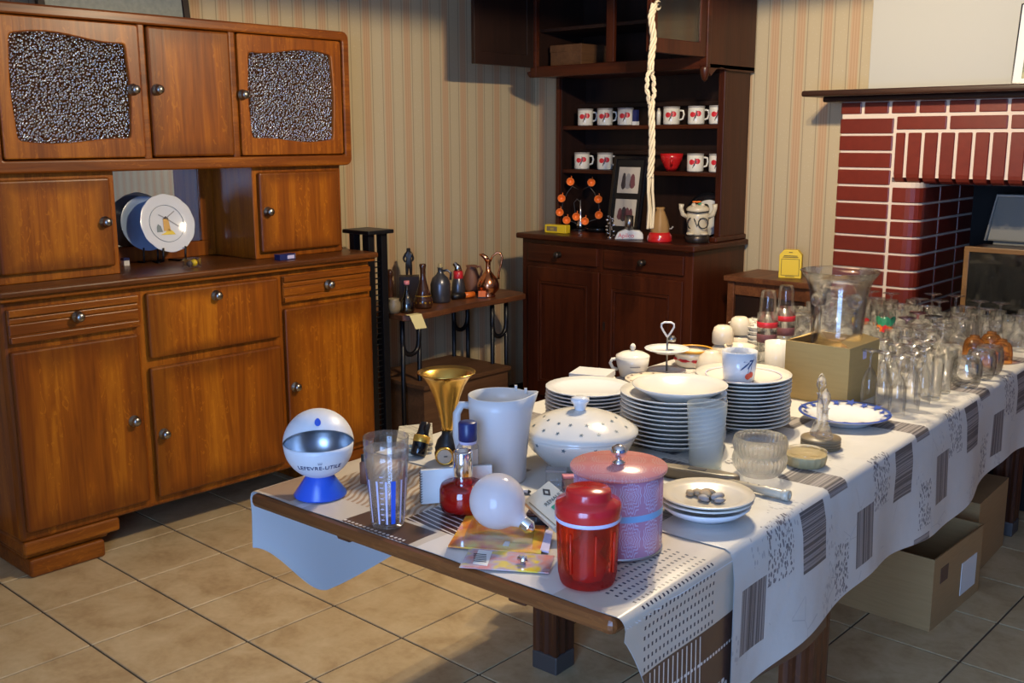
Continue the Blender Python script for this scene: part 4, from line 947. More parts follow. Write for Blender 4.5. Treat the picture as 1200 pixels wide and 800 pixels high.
for k in range(15):
    az = -1.45+2.9*(k/14)+random.uniform(-.05, .05); rr, zz = ((.110, .1015) if k % 2 else (.082, .1155)); sl = math.atan2(.012 if k % 2 else .011, .027)
    nrm = Vector((math.cos(az)*math.sin(.52), math.sin(az)*math.sin(.52), math.cos(.52))); star_at(Vector((rr*math.cos(az), rr*math.sin(az), zz)), nrm, Vector((0, 0, 1)), .0058, 'grey_ink', ld)
for k in range(11):
    az = -1.4+2.8*(k/10); rr, zz, sn = ((.1205, .0575, .45) if k % 2 else (.127, .069, .25)); nrm = Vector((math.cos(az)*math.cos(sn), math.sin(az)*math.cos(sn), -math.sin(sn))); star_at(Vector((rr*math.cos(az), rr*math.sin(az), zz)), nrm, Vector((0, 0, 1)), .0065, 'grey_ink', bw)

# --- stacks of plates
def stack(name, prof, mat, c_, nn, dz, labels, cat, group, seg=44, wave=None, jit=.0015):
    me = MB().lathe(prof, seg, wave=wave).build(name, mat, loc=c_); out = []
    for k in range(nn):
        o = me if k == 0 else me.copy()
        if k: COL.objects.link(o)
        o.location = c_+Vector((random.uniform(-jit, jit), random.uniform(-jit, jit), dz*k)); o.rotation_euler.z = random.uniform(0, .3) if not wave else .02*k
        tag(o, labels if isinstance(labels, str) else labels(k), cat, group); out.append(o)
    return out
def platep(r, h, rim=.3, t=.0035, fr=.58):
    return [(0, .002), (r*fr-.004, .002), (r*fr, 0), (r*fr+.003, .002), (r*(1-rim*.85), h*.55), (r-.002, h-.001), (r, h+.0005), (r-.001, h+t*.7), (r*(1-rim*.9), h*.55+t), (r*fr, .002+t), (0, .002+t)]
c_, r_ = foot(689, 505, 86, TZ)
stack('scalloped_plate', platep(.114, .017, .25, fr=.62), 'porcelain_white', c_, 9, .0098, lambda k: 'white scalloped plate in the stack behind the lidded dish' if k < 8 else 'top white scalloped plate of the stack behind the lidded dish', 'plate', 'scalloped plates', 72, lambda a: .012*abs(math.sin(a*12)))
cs = foot(787, 536, 118, TZ)[0]
st12 = stack('dinner_plate', platep(.130, .024, .28), 'porcelain', cs, 11, .0108, 'plain white dinner plate in the tall stack under the soup plate', 'plate', 'plain dinner plates')
lat('soup_plate', [(0, .002), (.062, .002), (.066, 0), (.068, .003), (.100, .022), (.116, .033), (.1165, .0355), (.114, .036), (.098, .0265), (.066, .008), (0, .006)], 'porcelain', cs+Vector((.010, .012, .0108*10+.0065)), 'deep white soup plate lying on top of the plain dinner plates', 'plate', seg=48)
c_, r_ = foot(826, 553, 40, TZ)
lat('frosted_tumbler', [(0, 0), (.034, 0), (.037, .003), (.041, .075), (.0455, .150), (.044, .150), (.039, .07), (.035, .008), (0, .008)], 'frosted', c_, 'tall frosted glass tumbler in front of the dinner plates', 'tumbler', seg=36)
c3 = foot(868, 510, 96, TZ)[0]
stack('banded_plate', platep(.124, .020, .26), 'porcelain', c3, 13, .0098, 'white plate in the stack carrying the cherry mug', 'plate', 'plates under the cherry mug')
top = [o for o in bpy.data.objects if o.name.startswith('banded_plate')][-1]
part('printed_band', [(.0955, .0175), (.0965, .0178), (.098, .0184), (.0975, .0172)], 'lavender', top, 44); top['label'] = 'topmost white plate of the stack, directly under the cherry mug'
c_ = c3+Vector((0, 0, .0098*12+.006))
b = thing('cherry_mug', 'white mug with red cherries and dark leaves on the plate stack', 'mug', c_+Vector((-.0, -.022, 0)), facing(c_))
part('cup', [(0, .003), (.036, .003), (.038, 0), (.0405, .004), (.0425, .03), (.0455, .078), (.044, .078), (.040, .03), (.036, .008), (0, .006)], 'porcelain_white', b, 36)
MB().tube([(-.040, -.012, .06), (-.056, -.016, .062), (-.060, -.017, .045), (-.052, -.015, .025), (-.038, -.012, .02)], .0055, 8).build('handle', 'porcelain_white', b, world=False)
def cyl_patch(parent, name, mat, az, z, w_, h_, R=.0438, kind='disc', tilt=0):
    vs = []; N = 14
    for i in range(N):
        a = 2*PI*i/N; x, y = w_*math.cos(a), h_*math.sin(a); x, y = x*math.cos(tilt)-y*math.sin(tilt), x*math.sin(tilt)+y*math.cos(tilt)
        vs.append(((R+.0008)*math.cos(az+x/R), (R+.0008)*math.sin(az+x/R), z+y))
    return MB().add(vs, [tuple(range(N))]).build(name, mat, parent, world=False)
for az, z in ((.55, .018), (.75, .022)): cyl_patch(b, 'cherry', 'cherry', az, z, .008, .008, .0425)
for az, z, tl_ in ((.35, .045, .7), (.6, .058, .1), (.72, .05, .9)): cyl_patch(b, 'leaf', 'leaf_ink', az, z, .016, .0022, .0438, tilt=tl_)
for az in (.55, .72): cyl_patch(b, 'stalk', 'leaf_ink', az+.03, .038, .014, .0008, .0435, tilt=1.4)

# --- plate pile with stone fragments
c_ = atz(826, 604, TZ); 
lat('floral_bowl', [(0, .002), (.045, .002), (.048, 0), (.05, .003), (.075, .013), (.090, .026), (.088, .029), (.07, .018), (0, .006)], 'porcelain_white', c_, 'lowest shallow dish with blue floral underside in the pile by the tin', 'dish')
fb = bpy.data.objects['floral_bowl']
for k in range(26):
    az = facing(c_)-1.3+2.6*k/25; q = .064+.007*(k % 2); z = .0085+.0035*(k % 2)
    star_at(Vector((q*math.cos(az), q*math.sin(az), z)), Vector((math.cos(az)*.45, math.sin(az)*.45, -.89)), Vector((0, 0, 1)), .0052, 'blue_print', fb).name = 'floral_print'
for k in range(2):
    lat('cream_plate', platep(.094, .016, .3), 'porcelain_cream' if k else 'porcelain', c_+Vector((.002*k, .002, .022+.0085*k)), ['white plate between the floral dish and the top cream plate', 'top cream plate holding broken stone fragments'][k], 'plate', seg=44)
pm('stone', (.38, .28, .17), .8)
random.seed(11)
for k, (dx, dy, s) in enumerate(((0, 0, .016), (.022, .008, .014), (-.02, .004, .013), (.006, -.016, .012), (-.006, .018, .014), (.034, -.004, .010), (-.032, -.006, .011))):
    m_ = MB().sphere((0, 0, 0), s, 8, 6, (1.2, .8, .55)); m_.v = [(x*(1+random.uniform(-.2, .2)), y*(1+random.uniform(-.2, .2)), z) for x, y, z in m_.v]
    tag(m_.build('stone_fragment', 'stone' if k % 2 == 0 else 'photo_grey', loc=c_+Vector((dx, dy, .0365+s*.5)), rz=random.uniform(0, 3)), 'small fossil-like stone fragment lying on the top cream plate', 'stone', 'stone fragments on the cream plate')
# --- wooden sheath and ivory recorder
p0, p1 = atz(768, 547, TZ+.016), atz(868, 562, TZ+.016); d_ = (p1-p0)
b = thing('wooden_clapper', 'flat dark olive-wood piece with inlaid patch lying behind the cream plate', 'wooden piece', (p0+p1)/2, math.atan2(d_.y, d_.x)); L_ = d_.length/2
MB().prism([(-L_, -.012), (-L_*.6, -.018), (L_*.5, -.019), (L_*.9, -.012), (L_, 0), (L_*.9, .012), (L_*.5, .019), (-L_*.6, .018), (-L_, .012)], -.015, .010, 'z').build('body', 'olive_wood', b, bevel=.006, seg=3, world=False)
MB().box(-.02, .02, -.008, .008, .0101, .011).build('inlay', 'photo_dark', b, world=False)
p0, p1 = atz(842, 562, TZ+.011), atz(925, 581, TZ+.011); d_ = (p1-p0); L_ = d_.length
b = thing('recorder', 'ivory-coloured recorder with dark finger holes lying at the table edge', 'recorder', p0, math.atan2(d_.y, d_.x))
rot = Matrix.Rotation(PI/2, 4, 'Y'); t_ = lambda nm, pr, mt3: MB().lathe(pr, 18).xform(rot).build(nm, mt3, b, world=False)
t_('tube', [(0, 0), (.008, 0), (.0085, L_*.6), (.009, L_*.62), (.0105, L_*.66), (.0105, L_*.7), (.0095, L_*.72), (.0095, L_*.95)], 'ivory'); t_('foot_joint', [(.0095, L_*.9), (.0115, L_*.92), (.0118, L_), (.006, L_), (.005, L_*.96), (0, L_*.96)], 'ivory')
for k in range(5): MB().lathe([(0, 0), (.0022, 0)], 8, (.02+.025*k, 0, .0094)).build('finger_hole', 'black_rubber', b, world=False)
# --- cut-glass bowls, ribbed dish, cruet set, blue-rimmed plate
c_, r_ = foot(889, 563, 50, TZ)
fl2 = lambda a: .022*math.cos(a*34)
bp = [(0, .004), (.036, .004), (.040, 0), (.046, .006), (.057, .02), (.060, .038), (.056, .052), (.054, .052), (.057, .038), (.053, .02), (.04, .009), (0, .009)]
lat('glass_bowl', bp, 'cut_glass', c_, 'lower ribbed cut-glass bowl of the two stacked near the recorder', 'bowl', seg=204, wave=fl2)
lat('glass_bowl', bp, 'cut_glass', c_+Vector((0, 0, .036)), 'upper ribbed cut-glass bowl of the two stacked near the recorder', 'bowl', seg=204, wave=fl2)
c_, r_ = foot(943, 551, 46, TZ)
b = thing('ribbed_dish', 'small straw-coloured ribbed dish with cut-glass insert beside the glass bowls', 'dish', c_)
part('ribbed_base', [(0, 0), (.040, 0), (.044, .003), (.0475, .02), (.0475, .026), (.043, .026), (0, .01)], 'wicker', b, 72, wave=lambda a: .025*math.cos(a*18)); part('glass_insert', [(0, .012), (.03, .014), (.046, .027), (.049, .034), (.046, .035), (.028, .02), (0, .018)], 'cut_glass', b, 36)
c_, r_ = foot(961, 530, 44, TZ)
b = thing('cruet_tray', 'dark round stack of coasters under two crystal stoppers', 'tray', c_)
for k in range(4): part('coaster', [(0, 0), (.047, 0), (.048, .003), (.047, .006), (0, .006)], 'olive_wood', b, 30, (0, 0, .0065*k))
for dx, dy, hh, lab in ((-.012, .012, .155, 'taller crystal cruet with pointed stopper on the dark coasters'), (.012, -.010, .125, 'shorter crystal cruet with faceted stopper on the dark coasters')):
    q = c_+Vector((dx, dy, .0265)); d = thing('crystal_cruet', lab, 'cruet', q)
    part('flask', [(0, 0), (.020, 0), (.022, .006), (.016, .022), (.008, .04), (.0075, hh-.055), (.011, hh-.05), (.0075, hh-.05)], 'glass_thick', d, 16); part('stopper', [(0, hh-.065), (.006, hh-.062), (.006, hh-.045), (.013, hh-.03), (.011, hh-.016), (.004, hh-.004), (0, hh)], 'cut_glass', d, 8)
c_ = atz(989, 494, TZ); pr = platep(.118, .026, .34, fr=.55)
b = lat('blue_rim_plate', pr, 'porcelain_white', c_, 'white soup plate with blue flowered rim near the table edge', 'plate', seg=52)
part('blue_band', [(.1172, .0268), (.1183, .027), (.1175, .0290), (.1105, .0282)], 'blue_print', b, 52)
for k in range(17):
    az = 2*PI*k/17; q = .1005+.006*(k % 2); star_at(Vector((q*math.cos(az), q*math.sin(az), .0258+.002*(k % 2))), Vector((-math.cos(az)*.36, -math.sin(az)*.36, .93)), Vector((math.cos(az), math.sin(az), 0)), .017 if k % 2 else .013, 'blue_print', b).name = 'rim_flower'

# ================================================================== glassware end of the table
corner = atz(992, 478, TZ)
xl = aty(919, 440, corner.y).x; yr = atx(1028, 440, corner.x).y
b, hx, hy = carton('vase_carton', 'open pale cardboard carton on the table under the big glass bucket', xl, corner.x, corner.y, yr, TZ, .168, 0, 'cardboard_pale')
for sx in (-1, 1): MB().add([(sx*hx, -hy, .168), (sx*hx, hy, .168), (sx*hx*.55, hy*.8, .182), (sx*hx*.6, -hy*.75, .180)], [(0, 1, 2, 3)]).build('flap', 'cardboard_pale', b, world=False)
MB().add([(-hx, -hy, .168), (hx, -hy, .168), (hx*.7, -hy*.5, .158), (-hx*.7, -hy*.55, .155)], [(0, 1, 2, 3)]).build('flap', 'cardboard_pale', b, world=False)
MB().box(-hx+.004, hx-.004, -hy+.004, hy-.004, .142, .147).build('inner_pad', 'cardboard', b, world=False)
MB().box(hx, hx+.0008, -.01, .012, .125, .148).build('small_label', 'lavender', b, world=False)
bc = Vector(((xl+corner.x)/2+.01, (corner.y+yr)/2, TZ+.147))
b = thing('glass_bucket', 'large flared clear glass ice bucket standing on the cardboard carton', 'ice bucket', bc, facing(bc))
part('bowl', [(0, .006), (.062, .006), (.066, 0), (.069, .006), (.072, .05), (.076, .11), (.082, .165), (.092, .195), (.108, .218), (.111, .221), (.108, .2225), (.089, .200), (.079, .167), (.073, .11), (.069, .05), (.064, .014), (0, .012)], 'glass_clear', b, 44)
for a in (-.75, .55):
    MB().lathe([(0, 0), (.020, 0), (.022, .006), (.016, .014), (.006, .012), (0, .010)], 18).xform(Matrix.Rotation(a, 4, 'Z') @ Matrix.Translation((.078, 0, .145)) @ Matrix.Rotation(PI/2, 4, 'Y')).build('boss', 'cut_glass', b, world=False)
# champagne flutes upside down
def flute_root(): return None
flp = [(.021, 0), (.0235, .04), (.022, .075), (.014, .10), (.006, .112), (.0035, .118), (.0032, .150), (.006, .156), (.026, .160), (.0265, .162), (0, .163)]
fl0 = None
for k, (px, py) in enumerate(((1050, 489), (1067, 483), (1080, 476), (1034, 482), (1017, 479), (1064, 472), (1045, 470), (1032, 465), (1078, 464))):
    c_, _ = foot(px, py, 18, TZ)
    if fl0 is None: o = fl0 = MB().lathe(flp, 24).build('champagne_flute', 'glass')
    else: o = fl0.copy(); COL.objects.link(o)
    o.location = c_; tag(o, 'clear champagne flute standing upside down beside the pale carton', 'flute', 'upturned champagne flutes')
# tumblers along the edge
tall = MB().lathe([(0, .003), (.024, .003), (.026, 0), (.027, .004), (.030, .105), (.0295, .105), (.026, .012), (0, .010)], 24).build('straight_tumbler', 'glass')
for k, (px, py) in enumerate(((1090, 470), (1102, 462), (1092, 456), (1108, 450))):
    c_, _ = foot(px, py, 22, TZ); o = tall if k == 0 else tall.copy()
    if k: COL.objects.link(o)
    o.location = c_; tag(o, 'straight clear tumbler standing next to the champagne flutes', 'tumbler', 'straight tumblers')
rnd = MB().lathe([(0, .004), (.03, .004), (.034, 0), (.040, .012), (.045, .04), (.043, .07), (.038, .088), (.037, .088), (.042, .07), (.043, .04), (.038, .016), (0, .012)], 28).build('round_tumbler', 'glass_clear')
for k, (px, py, lab) in enumerate(((1131, 456, 'nearest'), (1148, 447, 'middle'), (1157, 441, 'farthest'))):
    c_, _ = foot(px, py, 36, TZ); o = rnd if k == 0 else rnd.copy()
    if k: COL.objects.link(o)
    o.location = c_; tag(o, lab+' of three rounded clear tumblers in front of the amber cups', 'tumbler', 'rounded tumblers')
amb = MB().lathe([(.036, 0), (.036, .03), (.032, .055), (.024, .068), (.016, .070), (.016, .078), (0, .078), ], 24).build('amber_cup', 'glass_amber')
for k, (px, py, lab) in enumerate(((1151, 433, 'nearest amber glass cup turned upside down at the table edge'), (1172, 427, 'amber glass cup on the right of the upturned amber cups'), (1140, 422, 'amber glass cup on the left of the upturned amber cups'), (1160, 417, 'rear amber glass cup of the upturned amber cups'))):
    c_, _ = foot(px, py, 26, TZ); o = amb if k == 0 else amb.copy()
    if k: COL.objects.link(o)
    o.location = c_; tag(o, lab, 'cup', 'amber cups')
# red-banded glasses and the upturned ones on top, white beaker
pm('red_band', (.55, .02, .03), .35)
rb = None
for k, (px, py, lab) in enumerate(((897, 428, 'red-banded tall glass nearest the white beaker'), (918, 419, 'red-banded tall glass between the white beaker and the bucket'))):
    c_, _ = foot(px, py, 20, TZ); b = thing('banded_glass', lab, 'glass', c_, facing(c_), 'red-banded glasses')
    part('tumbler', [(0, .003), (.026, .003), (.028, 0), (.029, .004), (.034, .17), (.033, .17), (.027, .012), (0, .010)], 'glass', b, 26)
    part('red_band', [(.0332, .125), (.0340, .126), (.0344, .142), (.0336, .143)], 'red_band', b, 26); part('red_print', [(.0316, .075), (.0326, .076), (.0332, .102), (.0322, .103)], 'plum', b, 26)
    o = lat('stacked_tumbler', [(.029, 0), (.027, .05), (.024, .072), (.022, .075), (0, .076)], 'glass', c_+Vector((0, 0, .170)), ['upturned tumbler balanced on the red-banded glass nearest the white beaker', 'upturned tumbler balanced on the red-banded glass beside the bucket'][k], 'tumbler', seg=26)
c_, _ = foot(909, 438, 28, TZ); lat('white_beaker', [(0, 0), (.034, 0), (.036, .003), (.0385, .098), (.037, .098), (.034, .01), (0, .008)], 'porcelain', c_, 'plain white straight beaker in front of the pale carton', 'beaker')
# the crowd of glasses: kinds
K_ = {}
K_['small_tumbler'] = (MB().lathe([(0, .002), (.025, .002), (.027, 0), (.028, .003), (.032, .085), (.0312, .085), (.0265, .01), (0, .008)], 20), 'glass')
K_['wine_glass'] = (MB().lathe([(.030, 0), (.034, .03), (.030, .055), (.014, .072), (.0045, .078), (.004, .115), (.008, .120), (.033, .125), (.0335, .127), (0, .128)], 22), 'glass')
K_['liqueur_glass'] = (MB().lathe([(0, .002), (.024, .002), (.024, 0), (.004, .006), (.0035, .04), (.012, .048), (.021, .07), (.023, .095), (.0222, .095), (.019, .07), (.010, .05), (0, .047)], 20), 'glass')
K_['cut_tumbler'] = (MB().lathe([(0, .003), (.027, .003), (.030, 0), (.034, .02), (.036, .085), (.035, .085), (.031, .02), (0, .012)], 30, wave=lambda a: .02*math.cos(a*15)), 'cut_glass')
lab_ = {'small_tumbler': 'small clear tumbler in the crowd of glassware at the far end', 'wine_glass': 'clear wine glass upside down in the crowd of glassware at the far end', 'liqueur_glass': 'small clear stemmed glass in the crowd of glassware at the far end', 'cut_tumbler': 'fluted clear tumbler in the crowd of glassware at the far end'}
proto = {}
random.seed(21); kinds = ['cut_tumbler', 'wine_glass', 'small_tumbler', 'wine_glass', 'liqueur_glass']
rows = [1.80+.082*i for i in range(15)]  # metres along the table
taken = [(o.location.x, o.location.y, .04) for o in bpy.data.objects if o.parent is None and o.get('category') in ('tumbler', 'cup', 'flute', 'glass', 'beaker')]
idx = 0
for ri, v in enumerate(rows):
    for ci in range(11):
        s = .40-.082*ci+(.03 if ri % 2 else 0)
        if s < -.42: continue
        p = tl(s+random.uniform(-.007, .007), v+random.uniform(-.007, .007), 0); p.z = TZ
        if p.x < corner.x+.045 and p.y < yr+.05 and p.x > xl-.04: continue
        q_ = p-CAM; pxx = 600+FPX*q_.dot(RT)/q_.dot(FW)
        if pxx < 880 or (pxx < 935 and v < 2.05): continue
        if s > .25 and v < 2.02: continue                       # cleared edge with the tumblers
        if s < .30 and v < 1.9 and s > -.1: pass
        if s > .33 and 2.35 < v < 2.6: continue
        if any(math.hypot(p.x-a, p.y-c) < .037+r for a, c, r in taken): continue
        kd = kinds[(idx*3+ri) % 5] if s > -.30 else kinds[(idx+ri) % 3]; idx += 1
        if kd not in proto: o = proto[kd] = K_[kd][0].build(kd, K_[kd][1])
        else: o = proto[kd].copy(); COL.objects.link(o)
        o.location = p; o.rotation_euler.z = random.uniform(0, 1); tag(o, lab_[kd], 'glass', 'crowded glassware: '+kd.replace('_', ' '))
        taken.append((p.x, p.y, .033))
# coloured glasses standing out of the crowd, set on the table where there is room
def free(p, r):
    for _ in range(200):
        if not any(math.hypot(p.x-a, p.y-c) < r+q-.004 for a, c, q in taken): break
        p = p+Vector((random.uniform(-.02, .02), random.uniform(-.02, .02), 0))
    taken.append((p.x, p.y, r)); return p
def clear_near(p, r):
    for o in list(bpy.data.objects):
        if o.parent is None and str(o.get('group', '')).startswith('crowded') and math.hypot(o.location.x-p.x, o.location.y-p.y) < r+.034: bpy.data.objects.remove(o)
for k, (px, py, mt2, kind, lab) in enumerate(((1036, 404, 'glass', 'dec', 'glass printed with green leaves and oranges behind the pale carton'), (1008, 400, 'glass', 'dec2', 'glass with red and yellow figures beside the glass bucket'), (1060, 412, 'glass_purple', 'snf', 'purple-rimmed balloon glass upside down left of the dark-stemmed one'),
                                     (1073, 405, 'glass_pink', 'snf', 'rosy balloon glass upside down in the crowded glassware'), (1091, 410, 'glass_dark', 'snf', 'balloon glass with dark smoky foot upside down in the crowded glassware'))):
    c_, _ = foot(px, py, 26, TZ); clear_near(c_, .036)
    if kind.startswith('dec'):
        b = thing('printed_glass', lab, 'glass', c_, facing(c_)); part('tumbler', [(0, .003), (.028, .003), (.031, 0), (.032, .004), (.034, .12), (.033, .12), (.029, .012), (0, .01)], 'glass', b, 26)
        for j in range(5): cyl_patch(b, 'printed_leaf', 'green' if kind == 'dec' else ('red_band' if j % 2 else 'yellow'), -.9+.45*j, .09-.012*(j % 2) if kind == 'dec' else .075-.02*(j % 3), .016, .012, .0336)
        for j in range(3): cyl_patch(b, 'printed_fruit', 'orange' if j != 1 else 'red_band', -.7+.6*j, .058, .014, .014, .0332)
    else:
        b = thing('balloon_glass', lab, 'glass', c_); part('bowl', [(.026, 0), (.036, .025), (.038, .045), (.030, .070), (.012, .084), (.005, .09)], 'glass', b, 26); part('tinted_foot', [(.005, .09), (.005, .105), (.028, .112), (.031, .115), (0, .116)], mt2, b, 26); part('tinted_rim', [(.0265, .0), (.0275, .0), (.0315, .012), (.0305, .012)], mt2, b, 26)
    o = None
# --- white crockery left of the carton
pm('cream_band', (.50, .40, .22), .3)
c_, _ = foot(742, 437, 36, TZ)
zr = .02
stack('saucer', platep(.085, .012, .3), 'porcelain_cream', foot(764, 462, 90, TZ)[0], 2, .008, lambda k: ['lower', 'upper'][k]+' cream oval-looking plate with red sprigs behind the soup plate', 'plate', 'sprigged plates', 40)
for o in [q for q in bpy.data.objects if q.name.startswith('saucer')][-1:]:
    for k in range(12):
        az = 2*PI*k/12; star_at(Vector((.074*math.cos(az), .074*math.sin(az), .0135)), Vector((0, 0, 1)), Vector((0, 1, 0)), .006, 'plum', o).name = 'sprig'
cs2 = foot(741, 437, 38, TZ)[0]; cs2 = Vector((cs2.x+.03, cs2.y-.0, TZ)); cs2 = atz(741, 441, TZ)
b = thing('sugar_bowl', 'white lidded sugar bowl with small loop handle and egg-shaped knob', 'sugar bowl', cs2, facing(cs2))
part('bowl', [(0, 0), (.036, 0), (.040, .004), (.050, .04), (.053, .066), (.050, .066), (.045, .03), (0, .01)], 'porcelain', b, 36); ld = part('lid', [(.0535, .066), (.052, .070), (.034, .079), (.012, .083), (0, .083)], 'porcelain', b, 36)
part('knob', [(.005, .082), (.005, .086), (.009, .092), (.0085, .099), (.005, .105), (0, .107)], 'porcelain', ld, 14)
MB().tube([(0, -.050, .056), (.006, -.064, .056), (.008, -.070, .045), (.004, -.062, .028), (0, -.047, .022)], .0055, 8).build('handle', 'porcelain', b, world=False)
for k in range(7): cyl_patch(b, 'printed_sprig', 'photo_grey', -.1+.09*k, .040, .003, .0022, .0505)
# napkin box, on a stack of saucers near the edge
p = atz(694, 452, TZ); p = Vector((p.x, p.y, TZ))
b = stack('side_plate', platep(.07, .010, .3), 'porcelain', p, 3, .0075, 'small white side plate beneath the white paper napkins', 'plate', 'side plates under the napkins', 36)
b = thing('napkin_pack', 'flat stack of white paper napkins lying behind the scalloped plates', 'napkins', p+Vector((0, 0, .0285)), .35)
for k in range(4): MB().box(-.058, .058, -.05, .05, .0045*k, .0045*k+.004).build('napkin', 'porcelain_white', b, bevel=.001, world=False)
# two-tier stand
c_ = atz(781, 437, TZ)
b = thing('tiered_stand', 'two-tier cake stand with white plates and a metal loop handle', 'cake stand', c_, facing(c_))
part('lower_plate', platep(.062, .010, .3), 'porcelain_white', b, 40); part('upper_plate', platep(.072, .012, .3), 'porcelain_white', b, 56, (0, 0, .068), wave=lambda a: .01*math.cos(a*16))
MB().tube([(0, 0, .004), (0, 0, .118)], .003, 8).build('rod', 'nickel', b, world=False)
MB().tube([(0, 0, .118), (0, -.012, .135), (0, -.020, .150), (0, -.019, .160), (0, -.010, .165), (0, .010, .165), (0, .019, .160), (0, .020, .150), (0, .012, .135), (0, 0, .118)], .0032, 8).build('loop_handle', 'white_plastic', b, world=False)
MB().lathe([(0, 0), (.012, .002), (.014, .012), (.008, .02), (0, .022)], 14, (-.01, .014, .10)).build('handle_nut', 'nickel', b, world=False)
# bowls and cups heaped at the left edge
def cupobj(name, px, py, w_, prof, mat, lab, cat, tilt=None, seg=30, **k):
    c_, _ = foot(px, py, w_, TZ); m_ = MB().lathe(prof, seg, **k)
    o = m_.build(name, mat, loc=c_); tag(o, lab, cat)
    if tilt: o.rotation_euler = tilt
    return o
c_ = atz(812, 428, TZ); b = thing('casserole', 'cream glazed casserole with ochre rim behind the cake stand', 'casserole', c_)
part('pot', [(0, 0), (.050, 0), (.058, .006), (.062, .05), (.060, .052), (.055, .01), (0, .008)], 'porcelain_cream', b); part('ochre_rim', [(.0605, .049), (.064, .05), (.064, .058), (.060, .059), (.057, .056)], 'yellow_glaze', b); part('red_sprig', [(.0625, .02), (.0645, .024), (.064, .03)], 'red_band', b, 8)
inv = [(.048, 0), (.050, .004), (.047, .03), (.038, .055), (.024, .066), (.022, .072), (0, .072)]
for k, (px, py, w_, lab, zup) in enumerate(((833, 441, 40, 'cream breakfast bowl turned upside down behind the cherry mug', 0), (846, 424, 34, 'upturned cream cup left of the pair above the cherry mug', .0), (866, 412, 34, 'upturned cream cup right of the pair above the cherry mug', .0))):
    o = cupobj('upturned_bowl', px, py, w_, inv if k == 0 else [(.034, 0), (.036, .004), (.036, .035), (.030, .055), (.02, .062), (0, .063)], 'porcelain_cream', lab, 'bowl')
for o in [q for q in bpy.data.objects if q.name.startswith('upturned_bowl')][1:]:
    c0 = o.location.copy(); r0 = lat('stacked_cup', [(.038, 0), (.039, .004), (.036, .04), (.026, .052), (0, .054)], 'porcelain_cream', c0, 'cream cup under an upturned cup at the table edge behind the cherry mug', 'cup', 'cream cups under upturned cups'); o.location = c0+Vector((0, 0, .054))
cupobj('tea_bowl', 866, 430, 46, [(0, .003), (.028, .003), (.032, 0), (.045, .03), (.052, .06), (.050, .06), (.042, .03), (.03, .008), (0, .008)], 'porcelain_cream', 'open cream bowl with pale rim directly behind the cherry mug', 'bowl')
for k, (px, py) in enumerate(((868, 409), (879, 406), (888, 413))):
    for j in range(5):
        c_, _ = foot(px, py, 36, TZ); o = MB().lathe(platep(.046, .02, .3), 48, wave=lambda a: .05*math.cos(a*12)).build('fluted_mould', 'porcelain', loc=c_+Vector((0, 0, .016*j))) if (k, j) == (0, 0) else None
        if o is None: o = bpy.data.objects['fluted_mould'].copy(); COL.objects.link(o); o.location = c_+Vector((0, 0, .016*j))
        tag(o, 'small white fluted dish in the crinkled piles left of the red-banded glasses', 'dish', 'fluted dishes')

# ================================================================== things on and in the dresser
def mug_at(px, py, Y, z, lab):
    p = aty(px, py, Y); p = Vector((p.x, Y, z)); b = thing('poppy_mug', lab, 'mug', p, facing(p), 'poppy mugs on the dresser shelves')
    part('cup', [(0, .003), (.034, .003), (.038, 0), (.040, .005), (.040, .085), (.0385, .086), (.037, .085), (.037, .01), (0, .008)], 'porcelain', b, 28)
    part('silver_rim', [(.0403, .078), (.0409, .079), (.0409, .086), (.0395, .0865)], 'photo_grey', b, 28)
    MB().tube([(0, .038, .068), (0, .056, .066), (0, .060, .048), (0, .054, .028), (0, .037, .022)], .005, 8).build('handle', 'porcelain', b, world=False)
    for az, z_, w_ in ((.22, .050, .015), (-.45, .046, .014)): cyl_patch(b, 'poppy_flower', 'red_band', az, z_, w_, w_*.9, .0403)
    for az, z_, tl_ in ((-.05, .040, 1.4), (.05, .052, 1.8), (-.2, .03, 1.2)): cyl_patch(b, 'poppy_stem', 'photo_dark', az, z_, .015, .0022, .0404, tilt=tl_)
    return b
where = {686: 'leftmost on the upper shelf', 709: 'second on the upper shelf', 733: 'third on the upper shelf', 787: 'fourth on the upper shelf, right of the cord hanging', 816: 'fifth on the upper shelf', 841: 'rightmost on the upper shelf'}
for px, w_ in where.items(): mug_at(px, 135, 4.365, 1.557, 'white mug with red poppies, '+w_)
where = {682: 'leftmost on the lower shelf', 709: 'second on the lower shelf, left of the picture frame', 815: 'beside the red bowl on the lower shelf', 841: 'rightmost on the lower shelf'}
for px, w_ in where.items(): mug_at(px, 185, 4.365, 1.333, 'white mug with red poppies, '+w_)
p = aty(745, 135, 4.37); b = thing('salt_box', 'small navy and white packet beside the poppy mugs', 'packet', (p.x, 4.37, 1.557)); MB().box(-.011, .011, -.011, .011, .018, .075).build('navy_wrap', 'navy', b, world=False); MB().box(-.013, .013, -.013, .013, 0, .018).build('white_base', 'porcelain_white', b, world=False)
p = aty(772, 135, 4.37); b = thing('white_vial', 'narrow white vial on the upper shelf behind the cord hanging', 'vial', (p.x, 4.37, 1.557)); part('body', [(0, 0), (.010, 0), (.011, .06), (.007, .07), (0, .07)], 'porcelain', b, 14); part('stopper', [(.006, .07), (.006, .08), (0, .081)], 'rope', b, 12)
p = aty(787, 185, 4.365); b = thing('red_bowl', 'tapering red bowl on the lower shelf right of the cord hanging', 'bowl', (p.x, 4.365, 1.333), facing(p)); part('bowl', [(0, .002), (.022, .002), (.025, 0), (.035, .02), (.052, .055), (.058, .085), (.0555, .085), (.049, .055), (.03, .015), (0, .012)], 'red_plastic', b, 30)
MB().tube([(.052, 0, .066), (.060, 0, .05), (.046, 0, .028)], .006, 8).build('spout', 'red_plastic', b, world=False)
ZD = 1.0105
